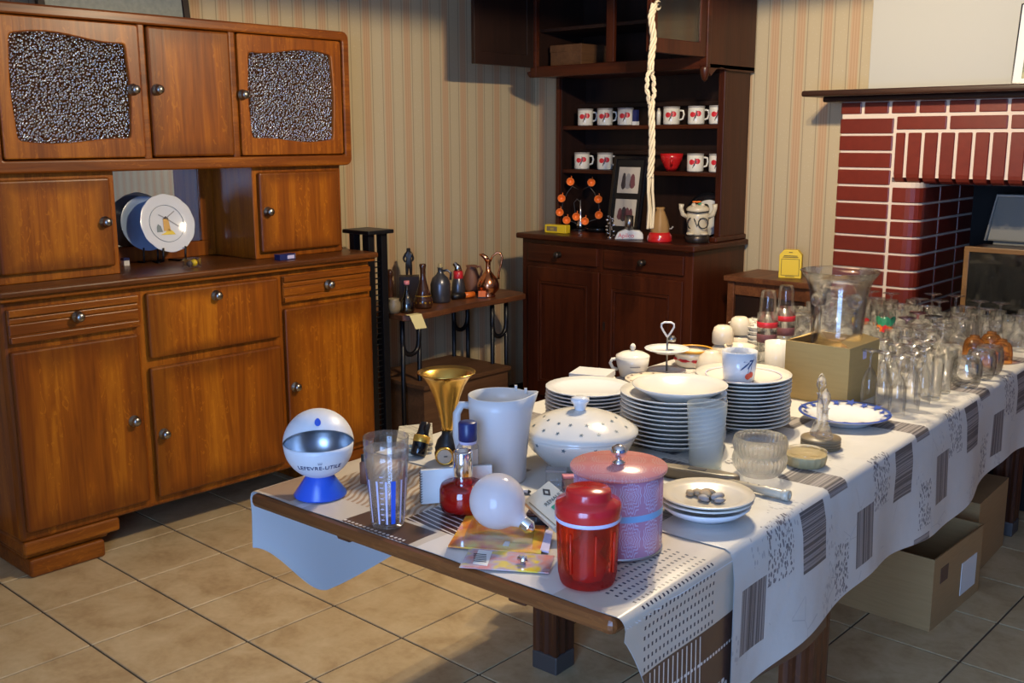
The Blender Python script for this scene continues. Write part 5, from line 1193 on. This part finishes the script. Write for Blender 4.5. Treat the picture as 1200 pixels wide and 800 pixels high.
# yellow packet
p = atz(650, 273, ZD); b = thing('yellow_packet', 'bright yellow packet with dark printed panel at the dresser edge', 'packet', (p.x, p.y+.022, ZD), .12); MB().box(-.065, .065, -.022, .022, 0, .042).build('packet_body', 'yellow', b, bevel=.003, world=False); MB().box(-.052, .012, -.0226, -.022, .010, .034).build('dark_panel', 'olive_wood', b, world=False)
vs, fs = textmesh('BANANIA', .013, .0002) if False else textmesh('||||||', .014, .0002); MB().add([(v.x-.02, -.0227-v.z, .022+v.y) for v in vs], fs).build('printed_mark', 'yellow', b, world=False)
# orange cups on a wire stand
p = atz(676, 270, ZD); p = Vector((p.x, p.y+.03, ZD)); fz = facing(p)
b = thing('cup_tree', 'wire rack hung with small orange cups around a tall spouted flask', 'cup rack', p, fz)
part('base', [(0, 0), (.055, 0), (.055, .006), (.01, .012), (0, .012)], 'black_gloss', b, 24)
sc = mpp(p)
cups = [(664, 214), (688, 215), (654, 233), (696, 234), (652, 249), (697, 252), (660, 258), (681, 259), (671, 254)]
for sg in (-1, 1):
    MB().tube([(0, 0, .01), (0, sg*.03, .04), (0, sg*.085, .06), (0, sg*.10, .10), (0, sg*.095, .15), (0, sg*.07, .20), (0, sg*.045, .232), (0, sg*.012, .215)], .003, 8).build('wire_frame', 'knob_dark', b, world=False)
for i, (cx, cy) in enumerate(cups):
    y = (cx-676)*sc; z = (270-cy)*sc
    o = MB().lathe([(.004, -.010), (.014, -.009), (.019, 0), (.021, .012), (.018, .012), (.012, -.004), (0, -.008)], 18).xform(Matrix.Translation((.018, y, z)) @ Matrix.Rotation(PI/2, 4, 'Y')).build('hanging_cup', 'orange', b, world=False)
    MB().tube([(.018, y+.004, z+.017), (.018, y+.007, z+.027), (.012, y+.004, z+.029)], .0022, 6).build('cup_handle', 'orange', o, world=False)
part('flask', [(0, .012), (.024, .014), (.026, .03), (.014, .06), (.006, .09), (.005, .16), (0, .162)], 'chrome', b, 18); MB().tube([(0, 0, .15), (0, -.02, .165), (0, -.036, .145), (0, -.028, .09), (0, -.012, .06)], .003, 8).build('flask_spout', 'knob_dark', b, world=False)
p = atz(694, 272, ZD); lat('dark_saucer', [(0, .002), (.05, .002), (.055, 0), (.066, .018), (.064, .02), (.05, .007), (0, .006)], 'black_gloss', Vector((p.x, p.y+.05, ZD)), 'shallow glossy black dish between the orange cups and the picture frame', 'dish')
# silver leafy ornament
p = aty(715, 276, 4.10); b = thing('silver_sprig', 'small silver leafy ornament in front of the picture frame', 'ornament', (p.x, 4.10, ZD)); part('stem_base', [(0, 0), (.014, 0), (.012, .005), (.003, .01), (.002, .10), (0, .1)], 'chrome', b, 12)
random.seed(5)
for k in range(16):
    a = k*2.4; z = .015+.0062*k; q = .022*(1-.4*k/16); m_ = MB().sphere((0, 0, 0), .006, 8, 5, (1.3, .5, .9)).xform(Matrix.Translation((q*math.cos(a), q*math.sin(a), z)) @ Matrix.Rotation(a, 4, 'Z')); m_.build('leaf', 'chrome', b, world=False)
# picture frame with two photographs, leaning back
lo_, hi_ = atz(718, 276, ZD), None
b = thing('double_photo_frame', 'tall black frame with two pale photographs leaning in the dresser', 'picture frame', (-3.10, 4.225, ZD), .05)
fw, fh = .195, .40; tiltm = Matrix.Rotation(math.radians(-10), 4, 'X')
xf = lambda m_: m_.xform(tiltm)
m_ = MB(); ring(m_, [(-fw/2, 0), (fw/2, 0), (fw/2, fh), (-fw/2, fh)], [(-fw/2+.018, .018), (fw/2-.018, .018), (fw/2-.018, fh-.018), (-fw/2+.018, fh-.018)], -.008, .010, 'y'); xf(m_).build('frame', 'black_gloss', b, bevel=.002, world=False)
xf(MB().box(-fw/2+.016, fw/2-.016, -.001, .006, .016, fh-.016)).build('black_mat', 'black', b, world=False)
for z0, z1, k in ((.215, .345, 0), (.05, .185, 1)):
    o = xf(MB().box(-.062, .062, -.0025, -.0012, z0, z1)).build('photograph', 'photo_cream', b, world=False)
    for j, (x, w_, h_, mt2) in enumerate(((-.028, .012, .085, 'photo_dark'), (-.002, .018, .08, 'photo_grey'), (.024, .015, .075, 'plum')) if k == 0 else ((-.03, .014, .06, 'plum'), (-.008, .016, .075, 'photo_dark'), (.012, .016, .068, 'plum'), (.033, .012, .06, 'plum'))):
        pts = [(x+w_*math.cos(a)*1.35*(1 if math.sin(a) < 0 else .7), (z0+.06)+h_/2*math.sin(a)) for a in [2*PI*i/12 for i in range(12)]]
        m_ = MB(); m_.prism(pts, -.0030, -.0024, 'y'); xf(m_).build('figure_print', mt2, o, world=False)
# white advertising dish with red lettering and metal tube
p = aty(737, 276, 4.11); p = Vector((p.x, 4.11, ZD)); b = thing('advertising_stand', 'white plastic stand with red lettering and chrome tube on the dresser', 'stand', p, facing(p)+PI/2)
MB().prism([(-.07, 0), (.07, 0), (.068, .03), (.05, .045), (-.02, .05), (-.055, .035)], -.022, .022, 'y').build('white_base', 'porcelain_white', b, bevel=.008, seg=3, world=False)
vs, fs = textmesh('Apilco', .030, .0003); MB().add([(v.x-.014, -.0225-v.z, .02+v.y) for v in vs], fs).build('lettering', 'red_band', b, world=False)
MB().lathe([(0, .045), (.021, .045), (.021, .115), (.017, .115), (.017, .06), (0, .06)], 22).build('metal_tube', 'nickel', b, world=False)
# lamp-like jar with red base
p = aty(773, 278, 4.12); p = Vector((p.x, 4.12, ZD)); b = thing('red_based_jar', 'amber draped jar on a round red plastic base below the cord hanging', 'jar', p, facing(p)); part('red_base', [(0, 0), (.058, 0), (.060, .006), (.056, .03), (.046, .045), (0, .045)], 'red_plastic', b, 32)
trans('amber_wrap', (.42, .24, .09), .3, .5); part('amber_jar', [(.044, .045), (.046, .06), (.038, .10), (.024, .135), (.018, .15), (.022, .16), (.018, .162), (0, .16)], 'amber_wrap', b, 24, wave=lambda a: .05*math.cos(a*7)); MB().tube([(0, .04, .06), (0, .055, .062), (0, .062, .072)], .004, 6).build('pull', 'photo_grey', b, world=False)
MB().box(.055, .058, -.003, .003, .012, .034).build('switch', 'porcelain_white', b, world=False)
# round clock / plate behind the jug
p = Vector((aty(828, 240, 4.42).x, 4.42, ZD)); b = thing('round_plaque', 'large round white plaque with black rim propped against the dresser back', 'plaque', p, .06)
R_ = .112; tm = Matrix.Translation((0, 0, R_*.985)) @ Matrix.Rotation(math.radians(80), 4, 'X')
MB().lathe([(0, -.006), (R_, -.006), (R_+.002, 0), (R_, .006), (R_-.02, .007), (0, .004)], 44).xform(tm).build('disc', 'black_gloss', b, world=False); MB().lathe([(0, .0072), (.086, .0076), (.088, .006)], 40, (.012, -.012, 0)).xform(tm).build('white_face', 'porcelain_white', b, world=False); MB().lathe([(0, .0085), (.021, .0088), (.022, .007)], 24, (-.006, .034, .0)).xform(tm).build('black_disc', 'black', b, world=False)
# frog-shaped jug
p = aty(817, 275, 4.20); lat('metal_dish', [(0, 0), (.052, 0), (.056, .004), (.058, p.z-ZD-.001), (.054, p.z-ZD), (0, p.z-ZD)], 'knob_dark', Vector((p.x, 4.20, ZD)), 'dull metal dish under the frog jug on the dresser', 'dish'); fz = facing(p); b = thing('frog_jug', 'speckled cream ceramic frog jug with black outlines and orange flower', 'jug', p, fz)
m_ = MB().lathe([(0, 0), (.046, 0), (.05, .008), (.046, .03), (.052, .065), (.056, .09), (.050, .105), (.036, .112), (0, .114)], 30); m_.build('body', 'ivory', b, world=False)
m_ = MB().sphere((.014, 0, .118), .047, 24, 14, (1.0, 1.15, .55)); m_.build('head', 'ivory', b, world=False)
for sg in (-1, 1):
    MB().tube([(.02, sg*.05, .085), (.026, sg*.070, .098), (.028, sg*.078, .125), (.03, sg*.076, .145)], [.010, .011, .010, .013], 10).build('arm', 'ivory', b, world=False)
    MB().sphere((.035, sg*.020, .140), .011, 14, 10).build('eye', 'ivory', b, world=False)
    curve = [(.022*math.sin(t), .024*math.cos(t)) for t in [2*PI*i_/16 for i_ in range(16)]] if sg > 0 else [(-.020*math.sin(t), .026*math.cos(t)) for t in [.3+2.5*i_/10 for i_ in range(11)]]
    MB().tube([(.0535, sg*.026+y_, .058+z_) for y_, z_ in curve], .0028, 6, closed=sg > 0).build('painted_outline', 'black', b, world=False)
    MB().sphere((.035, sg*.03, .008), .022, 14, 8, (1.1, 1, .4)).build('foot', 'ivory', b, world=False)
MB().tube([(.054, -.016, .08), (.056, -.002, .045), (.054, .012, .08)], .0028, 6).build('painted_outline', 'black', b, world=False)
MB().tube([(.062*math.cos(a), .056*math.sin(a), .107+.006*abs(math.sin(a))) for a in [-1.1+2.2*i/12 for i in range(13)]], .0028, 6).build('painted_mouth', 'black', b, world=False)
for k in range(7): a = 2*PI*k/7; MB().sphere((.02+.012*math.cos(a), -.006+.014*math.sin(a), .155), .008, 10, 6, (1, 1, .5)).build('petal', 'orange', b, world=False)
MB().sphere((.03, .012, .146), .011, 12, 8, (1, 1.3, .5)).build('leaf', 'green', b, world=False)
p = atz(804, 280, ZD); lat('brass_dish', [(0, .002), (.05, .002), (.052, 0), (.058, .008), (.056, .009), (0, .005)], 'knob_dark', Vector((p.x+.005, p.y+.03, ZD)), 'small dull metal dish at the front edge before the frog jug', 'dish') if False else None
for k, (px, py) in enumerate(((806, 229), (803, 236))):
    pass
# macrame cord hanging from the opened door
b = thing('macrame_hanger', 'long cream macrame cord hanging from the opened dresser door', 'cord hanging', KNOB+Vector((.02, 0, -.0)))
path = [(767, 4), (763, 20), (766, 45), (763, 70), (762, 95), (763, 120), (764, 150), (764, 180), (762, 205), (761, 225), (762, 245), (761, 268)]
base_x = KNOB.x+.022
pts = [atx(x, y, base_x) for x, y in path]
def interp(t):
    f = t*(len(pts)-1); i = min(int(f), len(pts)-2); return pts[i].lerp(pts[i+1], f-i)
rad = Vector((0, 1, 0)); fx = Vector((1, 0, 0))
for k in range(4):
    cp = []
    for i in range(161):
        t = i/160; P = interp(t); tw = (t*46) if not (.30 < t < .43) else .30*46
        amp = .011 if t < .70 else .011+.030*(t-.70)
        if .32 < t < .46: q = (t-.32)/.14; amp = .011+.014*math.sin(PI*q); sd = (1 if k % 2 else -1); off = rad*sd*amp+fx*(.006*math.sin(t*60*2+k))
        elif t > .74: off = rad*((k-1.5)*.011)+fx*(.006*math.sin(k*2+t*9))
        else: off = rad*amp*math.cos(tw+PI/2*k)+fx*amp*.7*math.sin(tw+PI/2*k)
        cp.append(P+off)
    MB().tube(cp, .0062, 6).build('cord', 'rope', b)
MB().tube([KNOB+Vector((.016, .016*math.cos(a), .016*math.sin(a)-.002)) for a in [2*PI*i/14 for i in range(14)]], .006, 6, closed=True).build('top_loop', 'rope', b)
# cardboard box inside the top cabinet
b = thing('stored_box', 'brown box stored in the opened left side of the dresser cabinet', 'box', (-3.44, 4.30, 1.8205)); MB().box(-.10, .10, -.12, .12, 0, .13).build('box_body', 'box_wood', b, bevel=.002, world=False); MB().box(-.102, .102, -.122, .122, .10, .135).build('box_lid', 'box_wood', b, bevel=.002, world=False)
# yellow tin on the side cabinet
p = Vector((aty(926, 326, 4.32).x, 4.32, .8685)); b = thing('yellow_tin', 'yellow tag-shaped tin with dark lettering on the small side cabinet', 'tin', p, .35)
w_, h_ = .05, .128; MB().prism([(-w_, 0), (w_, 0), (w_, h_-.022), (w_-.02, h_), (-w_+.02, h_), (-w_, h_-.022)], -.022, .022, 'y').build('tin_body', 'yellow', b, bevel=.002, world=False)
m_ = MB(); ring(m_, [(-w_+.01, .012), (w_-.01, .012), (w_-.01, h_-.04), (-w_+.01, h_-.04)], [(-w_+.012, .014), (w_-.012, .014), (w_-.012, h_-.042), (-w_+.012, h_-.042)], -.0226, -.022, 'y'); m_.build('printed_border', 'ink', b, world=False)
for k, (z, ww) in enumerate(((h_-.028, .03), (h_-.034, .034), (.006, .02), (h_-.012, .008))): MB().box(-ww, ww, -.0227, -.022, z, z+.003).build('printed_line', 'ink', b, world=False)

# ================================================================== things on the console
ZC = .7005
def onc(px, py, back=.0): p = atz(px, py, ZC); return Vector((p.x+back*FW.x, p.y+back*FW.y, ZC))
p = onc(572, 349, .05); b = thing('copper_ewer', 'polished copper ewer with tall curved handle on the console', 'ewer', p, facing(p)-PI/2+PI)
part('body', [(0, 0), (.036, 0), (.038, .006), (.032, .012), (.056, .04), (.056, .065), (.048, .09), (.030, .112), (.016, .13), (.0125, .15), (.013, .185), (.016, .19), (.0115, .188), (.011, .15), (0, .14)], 'copper', b, 30)
MB().tube([(.012, 0, .18), (.022, 0, .205), (.045, 0, .225), (.062, 0, .222), (.072, 0, .20), (.066, 0, .165), (.054, 0, .12), (.053, 0, .09)], [.0045, .005, .006, .006, .006, .005, .005, .006], 10).build('handle', 'copper', b, world=False)
MB().tube([(.0, 0, .178), (-.012, 0, .20), (-.028, 0, .212), (-.044, 0, .215)], [.013, .013, .010, .004], 12).build('spout', 'copper', b, world=False)
p = onc(565, 349, .0); b = thing('orange_tag', 'small orange price tag standing before the copper ewer', 'tag', p, facing(p)+PI/2); MB().box(-.019, .019, -.003, .003, 0, .036).build('tag_card', 'orange', b, world=False); MB().box(-.021, .021, -.008, .008, -.0, .006).build('tag_foot', 'black_rubber', b, world=False)
p0, p1 = onc(530, 352, .02), onc(555, 349, .02); d_ = p1-p0; b = thing('orange_torch', 'black and orange cylinder lying on the console', 'torch', p0+Vector((0, 0, .016)), math.atan2(d_.y, d_.x)); L_ = d_.length; rot = Matrix.Rotation(PI/2, 4, 'Y')
MB().lathe([(0, 0), (.016, 0), (.016, L_*.55), (0, L_*.55)], 16).xform(rot).build('black_end', 'black_rubber', b, world=False); MB().lathe([(0, L_*.5), (.0155, L_*.5), (.0155, L_), (0, L_)], 16).xform(rot).build('orange_end', 'orange', b, world=False)
def bott(name, px, py, back, prof, mat, lab, cat, seg=24):
    return lat(name, prof, mat, onc(px, py, back), lab, cat, seg=seg)
p = onc(552, 345, .10); b = thing('brown_jug', 'dull brown ceramic jug behind the copper ewer', 'jug', p, facing(p)+PI/2); part('body', [(0, 0), (.04, 0), (.046, .02), (.042, .08), (.03, .115), (.026, .125), (.03, .14), (.027, .14), (.02, .12), (0, .11)], 'terracotta', b, 26); MB().tube([(.026, 0, .13), (.045, 0, .135), (.055, 0, .11), (.042, 0, .07)], .006, 8).build('handle', 'terracotta', b, world=False)
p = onc(536, 352, .105); b = thing('red_collared_pitcher', 'dark pitcher with silver spout and crimson collar on the console', 'pitcher', p, facing(p)-PI/2+PI); part('body', [(0, 0), (.032, 0), (.036, .01), (.034, .06), (.026, .095), (.0235, .10)], 'pewter', b, 24); part('crimson_collar', [(.0245, .098), (.0255, .1), (.024, .135), (.022, .136)], 'red_band', b, 24); MB().tube([(.0, 0, .132), (-.004, 0, .155), (-.018, 0, .172), (-.034, 0, .17)], [.022, .019, .013, .006], 14).build('spout', 'chrome', b, world=False)
p = onc(515, 357, .09); b = thing('stoneware_flagon', 'dark blue-grey stoneware flagon with corked neck and side handle', 'flagon', p, facing(p)-PI/2); part('body', [(0, 0), (.046, 0), (.050, .01), (.050, .09), (.040, .12), (.020, .138), (.013, .15), (.013, .168), (.016, .17), (.011, .172), (0, .172)], 'pewter', b, 28); part('cork', [(.009, .17), (.0095, .19), (0, .191)], 'wicker', b, 14); MB().tube([(-.012, 0, .155), (-.035, 0, .158), (-.052, 0, .145), (-.05, 0, .11)], .006, 8).build('handle', 'pewter', b, world=False)
bott('glazed_flask', 495, 363, .06, [(0, 0), (.038, 0), (.044, .012), (.044, .045), (.034, .06), (.036, .066), (.028, .09), (.018, .125), (.013, .15), (.013, .185), (.017, .205), (.014, .212), (0, .212)], 'brown_glaze', 'brown glazed bottle with long neck and patterned belly on the console', 'bottle')
gf = bpy.data.objects['glazed_flask']
for k in range(12): az = 2*PI*k/12; star_at(Vector((.0447*math.cos(az), .0447*math.sin(az), .03)), Vector((math.cos(az), math.sin(az), 0)), Vector((0, 0, 1)), .007, 'gold_band', gf).name = 'painted_motif'
part('gold_line', [(.0385, .058), (.0395, .06), (.0385, .062)], 'gold_band', gf)
b_ = bott('green_bottle', 476, 368, .05, [(0, 0), (.030, 0), (.034, .01), (.033, .045), (.018, .075), (.009, .10), (.009, .135), (0, .135)], 'glass_green', 'dark green bottle with pink cap on the console', 'bottle'); part('pink_cap', [(.010, .13), (.013, .133), (.013, .148), (0, .149)], 'pink', b_, 14)
p = onc(477, 358, .13); b = thing('bronze_statuette', 'small dark standing figure statuette on a dark block', 'statuette', p, facing(p))
MB().box(-.035, .035, -.05, .05, 0, .13).build('block', 'mahogany_dark', b, bevel=.003, world=False)
bmsk = bpy.data.meshes.new('figure'); V_ = [(0, 0, .19), (0, 0, .215), (0, .002, .238), (0, .0, .252), (0, 0, .268), (0, -.014, .236), (0, -.026, .215), (.01, -.016, .195), (0, .015, .236), (0, .024, .212), (.012, .012, .20), (0, -.008, .17), (.002, -.009, .15), (0, -.010, .131), (0, .009, .17), (0, .010, .15), (0, .010, .131)]
E_ = [(0, 1), (1, 2), (2, 3), (3, 4), (2, 5), (5, 6), (6, 7), (2, 8), (8, 9), (9, 10), (0, 11), (11, 12), (12, 13), (0, 14), (14, 15), (15, 16)]
R2 = [.015, .014, .014, .007, .0145, .008, .006, .005, .008, .006, .005, .010, .008, .006, .010, .008, .006]
bmsk.from_pydata(V_, E_, []); o = bpy.data.objects.new('figure', bmsk); COL.objects.link(o); o.parent = b; sk = o.modifiers.new('skin', 'SKIN'); ss_ = o.modifiers.new('sub', 'SUBSURF'); ss_.levels = ss_.render_levels = 2
for v, r in zip(bmsk.skin_vertices[0].data if bmsk.skin_vertices else [], R2): v.radius = (r, r)
bmsk.materials.append(M['bronze'])
bott('pepper_mill', 455, 362, .09, [(0, 0), (.024, 0), (.026, .006), (.02, .03), (.014, .08), (.018, .12), (.012, .13), (.016, .145), (.017, .165), (.008, .178), (0, .18)], 'brown_glaze', 'turned dark brown pepper mill beside the black stand', 'pepper mill')
bott('small_pot', 461, 368, .035, [(0, 0), (.024, 0), (.032, .02), (.032, .045), (.024, .06), (.026, .068), (.022, .068), (.018, .05), (0, .03)], 'olive_wood', 'small round pot with pale shoulder at the near end of the console', 'pot')
P = [atz(481, 369, ZC+.001), atz(493, 367, ZC+.001)]; 
fe = Vector((-3.492, 0, 0)); a0 = atx(480, 369, -3.485); a1 = atx(494, 368, -3.485)
b = thing('yellow_note', 'pale yellow paper note hanging from the front edge of the console', 'note', (-3.485, (a0.y+a1.y)/2, .70)); w2 = (a1.y-a0.y)/2; MB().add([(0, -w2, .002), (0, w2, .002), (.012, w2+.02, -.065), (.012, -w2+.025, -.062), (-.03, -w2, .003), (-.03, w2, .003), (.001, -w2, .0018), (.001, w2, .0018)], [(0, 1, 2, 3), (4, 5, 1, 0)]).build('paper', 'yellow_paper', b, world=False)
b['label'] = 'pale yellow paper note hanging from the front edge of the console'

# ================================================================== things on and in the oak buffet
ZB = 1.0125
def plaque_plate(name, label, px, py, rpx, X, mat, wave=None, tilt=14):
    c_ = atx(px, py, X); R = rpx*mpp(c_); b = thing(name, label, 'plate', (X, c_.y, ZB))
    tm = Matrix.Translation((0, 0, c_.z-ZB)) @ Matrix.Rotation(math.radians(90-tilt), 4, 'Y')
    MB().lathe([(0, -.004), (R*.6, -.005), (R*.62, -.002), (R*.98, .010), (R, .013), (R*.98, .014), (R*.66, .003), (0, .002)], 64, wave=wave).xform(tm).build('plate_body', mat, b, world=False)
    return b, R, tm, c_
b, R, tm, c_ = plaque_plate('windmill_plate', 'scalloped white faience plate painted with an orange windmill on a black stand', 195, 262, 32, -3.80, 'porcelain_white', lambda a: .022*abs(math.cos(a*6)))
def paint(pts, mat, nm): MB().add([tm @ Vector((-y*R*-1*-1 if False else -z*R, y*R, .0042)) for y, z in pts], [tuple(range(len(pts)))]).build(nm, mat, b, world=False)
MB().tube([tm @ Vector((R*.64*math.cos(a), R*.64*math.sin(a), .0045)) for a in [2*PI*i/40 for i in range(40)]], .0008, 5, closed=True).build('painted_ring', 'grey_ink', b, world=False)
paint([(-.16, -.25), (.10, -.28), (.08, .16), (-.12, .16)], 'yellow_glaze', 'painted_mill'); paint([(-.14, .16), (.10, .16), (.0, .26)], 'photo_dark', 'painted_roof'); paint([(-.30, -.38), (.26, -.40), (.18, -.28), (.02, -.18), (-.1, -.3)], 'yellow', 'painted_ground'); paint([(-.42, -.28), (-.2, -.28), (-.24, -.08), (-.34, .0), (-.4, -.1)], 'grey_ink', 'painted_bush')
for y0_, z0_, y1_, z1_ in ((0, .18, .36, .42), (0, .18, -.26, .32), (0, .18, .42, -.12)):
    d_ = Vector((y1_-y0_, z1_-z0_)); nn_ = Vector((-d_.y, d_.x)).normalized()*.018; paint([(y0_+nn_.x, z0_+nn_.y), (y1_+nn_.x, z1_+nn_.y), (y1_-nn_.x, z1_-nn_.y), (y0_-nn_.x, z0_-nn_.y)], 'photo_grey', 'painted_sail')
for k in range(8): a = 2*PI*k/8+.2; paint([(.84*math.cos(a)+.03*math.cos(t), .84*math.sin(a)+.03*math.sin(t)) for t in (0, 1.5, 3, 4.5)], 'blue_print' if k % 2 else 'yellow_glaze', 'painted_spot')
for sg in (-1, 1): MB().tube([(.05, sg*R*.42, c_.z-ZB-R*.78), (.045, sg*R*.42, .012), (.0, sg*R*.40, .004), (-.06, sg*R*.30, .004)], .0042, 8).build('stand_leg', 'black_metal', b, world=False)
pm('plate_blue', (.22, .30, .45), .15, 0, Coat_Weight=.3)
b, R, tm, c_ = plaque_plate('blue_plate', 'plain blue-grey plate propped against the niche mirror behind the windmill plate', 170, 262, 30, -3.87, 'plate_blue', None, 10)
MB().tube([(.03, -.03, c_.z-ZB-R*.85), (.028, -.03, .003), (-.02, -.03, .003)], .004, 6).build('stand_leg', 'black_metal', b, world=False); MB().tube([(.03, .03, c_.z-ZB-R*.85), (.028, .03, .003), (-.02, .03, .003)], .004, 6).build('stand_leg', 'black_metal', b, world=False)
p = atz(147, 311, ZB); b = thing('tiny_box', 'tiny white and navy box beside the left niche cabinet', 'box', p, .1); MB().box(-.011, .011, -.012, .012, 0, .02).build('box_body', 'porcelain_white', b, world=False); MB().box(-.0115, .0115, -.0125, .0125, .02, .03).build('box_lid', 'navy', b, world=False)
p = atz(225, 313, ZB); b = thing('clear_trinket', 'small clear box with yellow flower inside on the buffet ledge', 'trinket', p, .3); MB().box(-.02, .02, -.03, .03, 0, .036).build('clear_cover', 'plastic_clear', b, bevel=.002, world=False); MB().sphere((.0, .012, .016), .014, 12, 8).build('yellow_flower', 'yellow', b, world=False); MB().sphere((0, -.012, .014), .012, 10, 8).build('dark_stone', 'photo_dark', b, world=False)
p = atz(334, 304, ZB); b = thing('blue_matchbox', 'small dark blue box lying on the buffet counter under the right cabinet', 'box', p, .08); MB().box(-.018, .018, -.04, .04, 0, .024).build('sleeve', 'navy', b, bevel=.001, world=False); MB().box(.018, .0186, -.002, .034, .004, .018).build('pale_print', 'lavender', b, world=False); MB().box(-.016, .016, .0401, .042, .002, .022).build('tray', 'paper_white', b, world=False)
# framed picture on top of the buffet
yR = atx(222, 14, -3.80).y
b = thing('framed_print', 'grey picture in a dark frame standing on top of the oak buffet', 'picture', (-3.80, yR-.3, 1.9395)); m_ = MB()
tm = Matrix.Rotation(math.radians(-8), 4, 'Y'); q0, q1, h_ = -.30, .30, .42
ring(m_, [(q0, 0), (q1, 0), (q1, h_), (q0, h_)], [(q0+.028, .02), (q1-.028, .02), (q1-.028, h_-.028), (q0+.028, h_-.028)], -.01, .012, 'x'); m_.xform(tm).build('frame', 'mahogany_dark', b, bevel=.003, world=False)
n = NT('slate_print'); M['slate_print'] = n.m; n.l(n.mix(n.noise(n.obj(), 60, 4), (.10, .12, .12), (.24, .25, .22)), n.b.inputs['Base Color']); n.b.inputs['Roughness'].default_value = .4
MB().box(-.004, .004, q0+.026, q1-.026, .018, h_-.026).xform(tm).build('picture_sheet', 'slate_print', b, world=False)
# framed picture on the mantel
n = NT('landscape_print'); M['landscape_print'] = n.m; f = n.noise(n.obj(), 26, 4); n.l(n.ramp(f, [(.35, (.03, .025, .04)), (.5, (.07, .11, .03)), (.62, (.3, .26, .12))]), n.b.inputs['Base Color'])
p = aty(1185, 97, FY-.06); b = thing('mantel_picture', 'landscape picture with white mat in a thin black frame on the mantel', 'picture', (p.x+.15, FY-.06, 1.6905)); tm = Matrix.Rotation(math.radians(-9), 4, 'X'); m_ = MB()
ring(m_, [(-.15, 0), (.15, 0), (.15, .30), (-.15, .30)], [(-.146, .004), (.146, .004), (.146, .296), (-.146, .296)], -.006, .006, 'y'); m_.xform(tm).build('frame', 'black_gloss', b, world=False)
MB().box(-.147, .147, -.003, .004, .003, .297).xform(tm).build('mat_board', 'paper_white', b, world=False); MB().box(-.115, .115, -.0045, -.003, .02, .265).xform(tm).build('landscape', 'landscape_print', b, world=False)
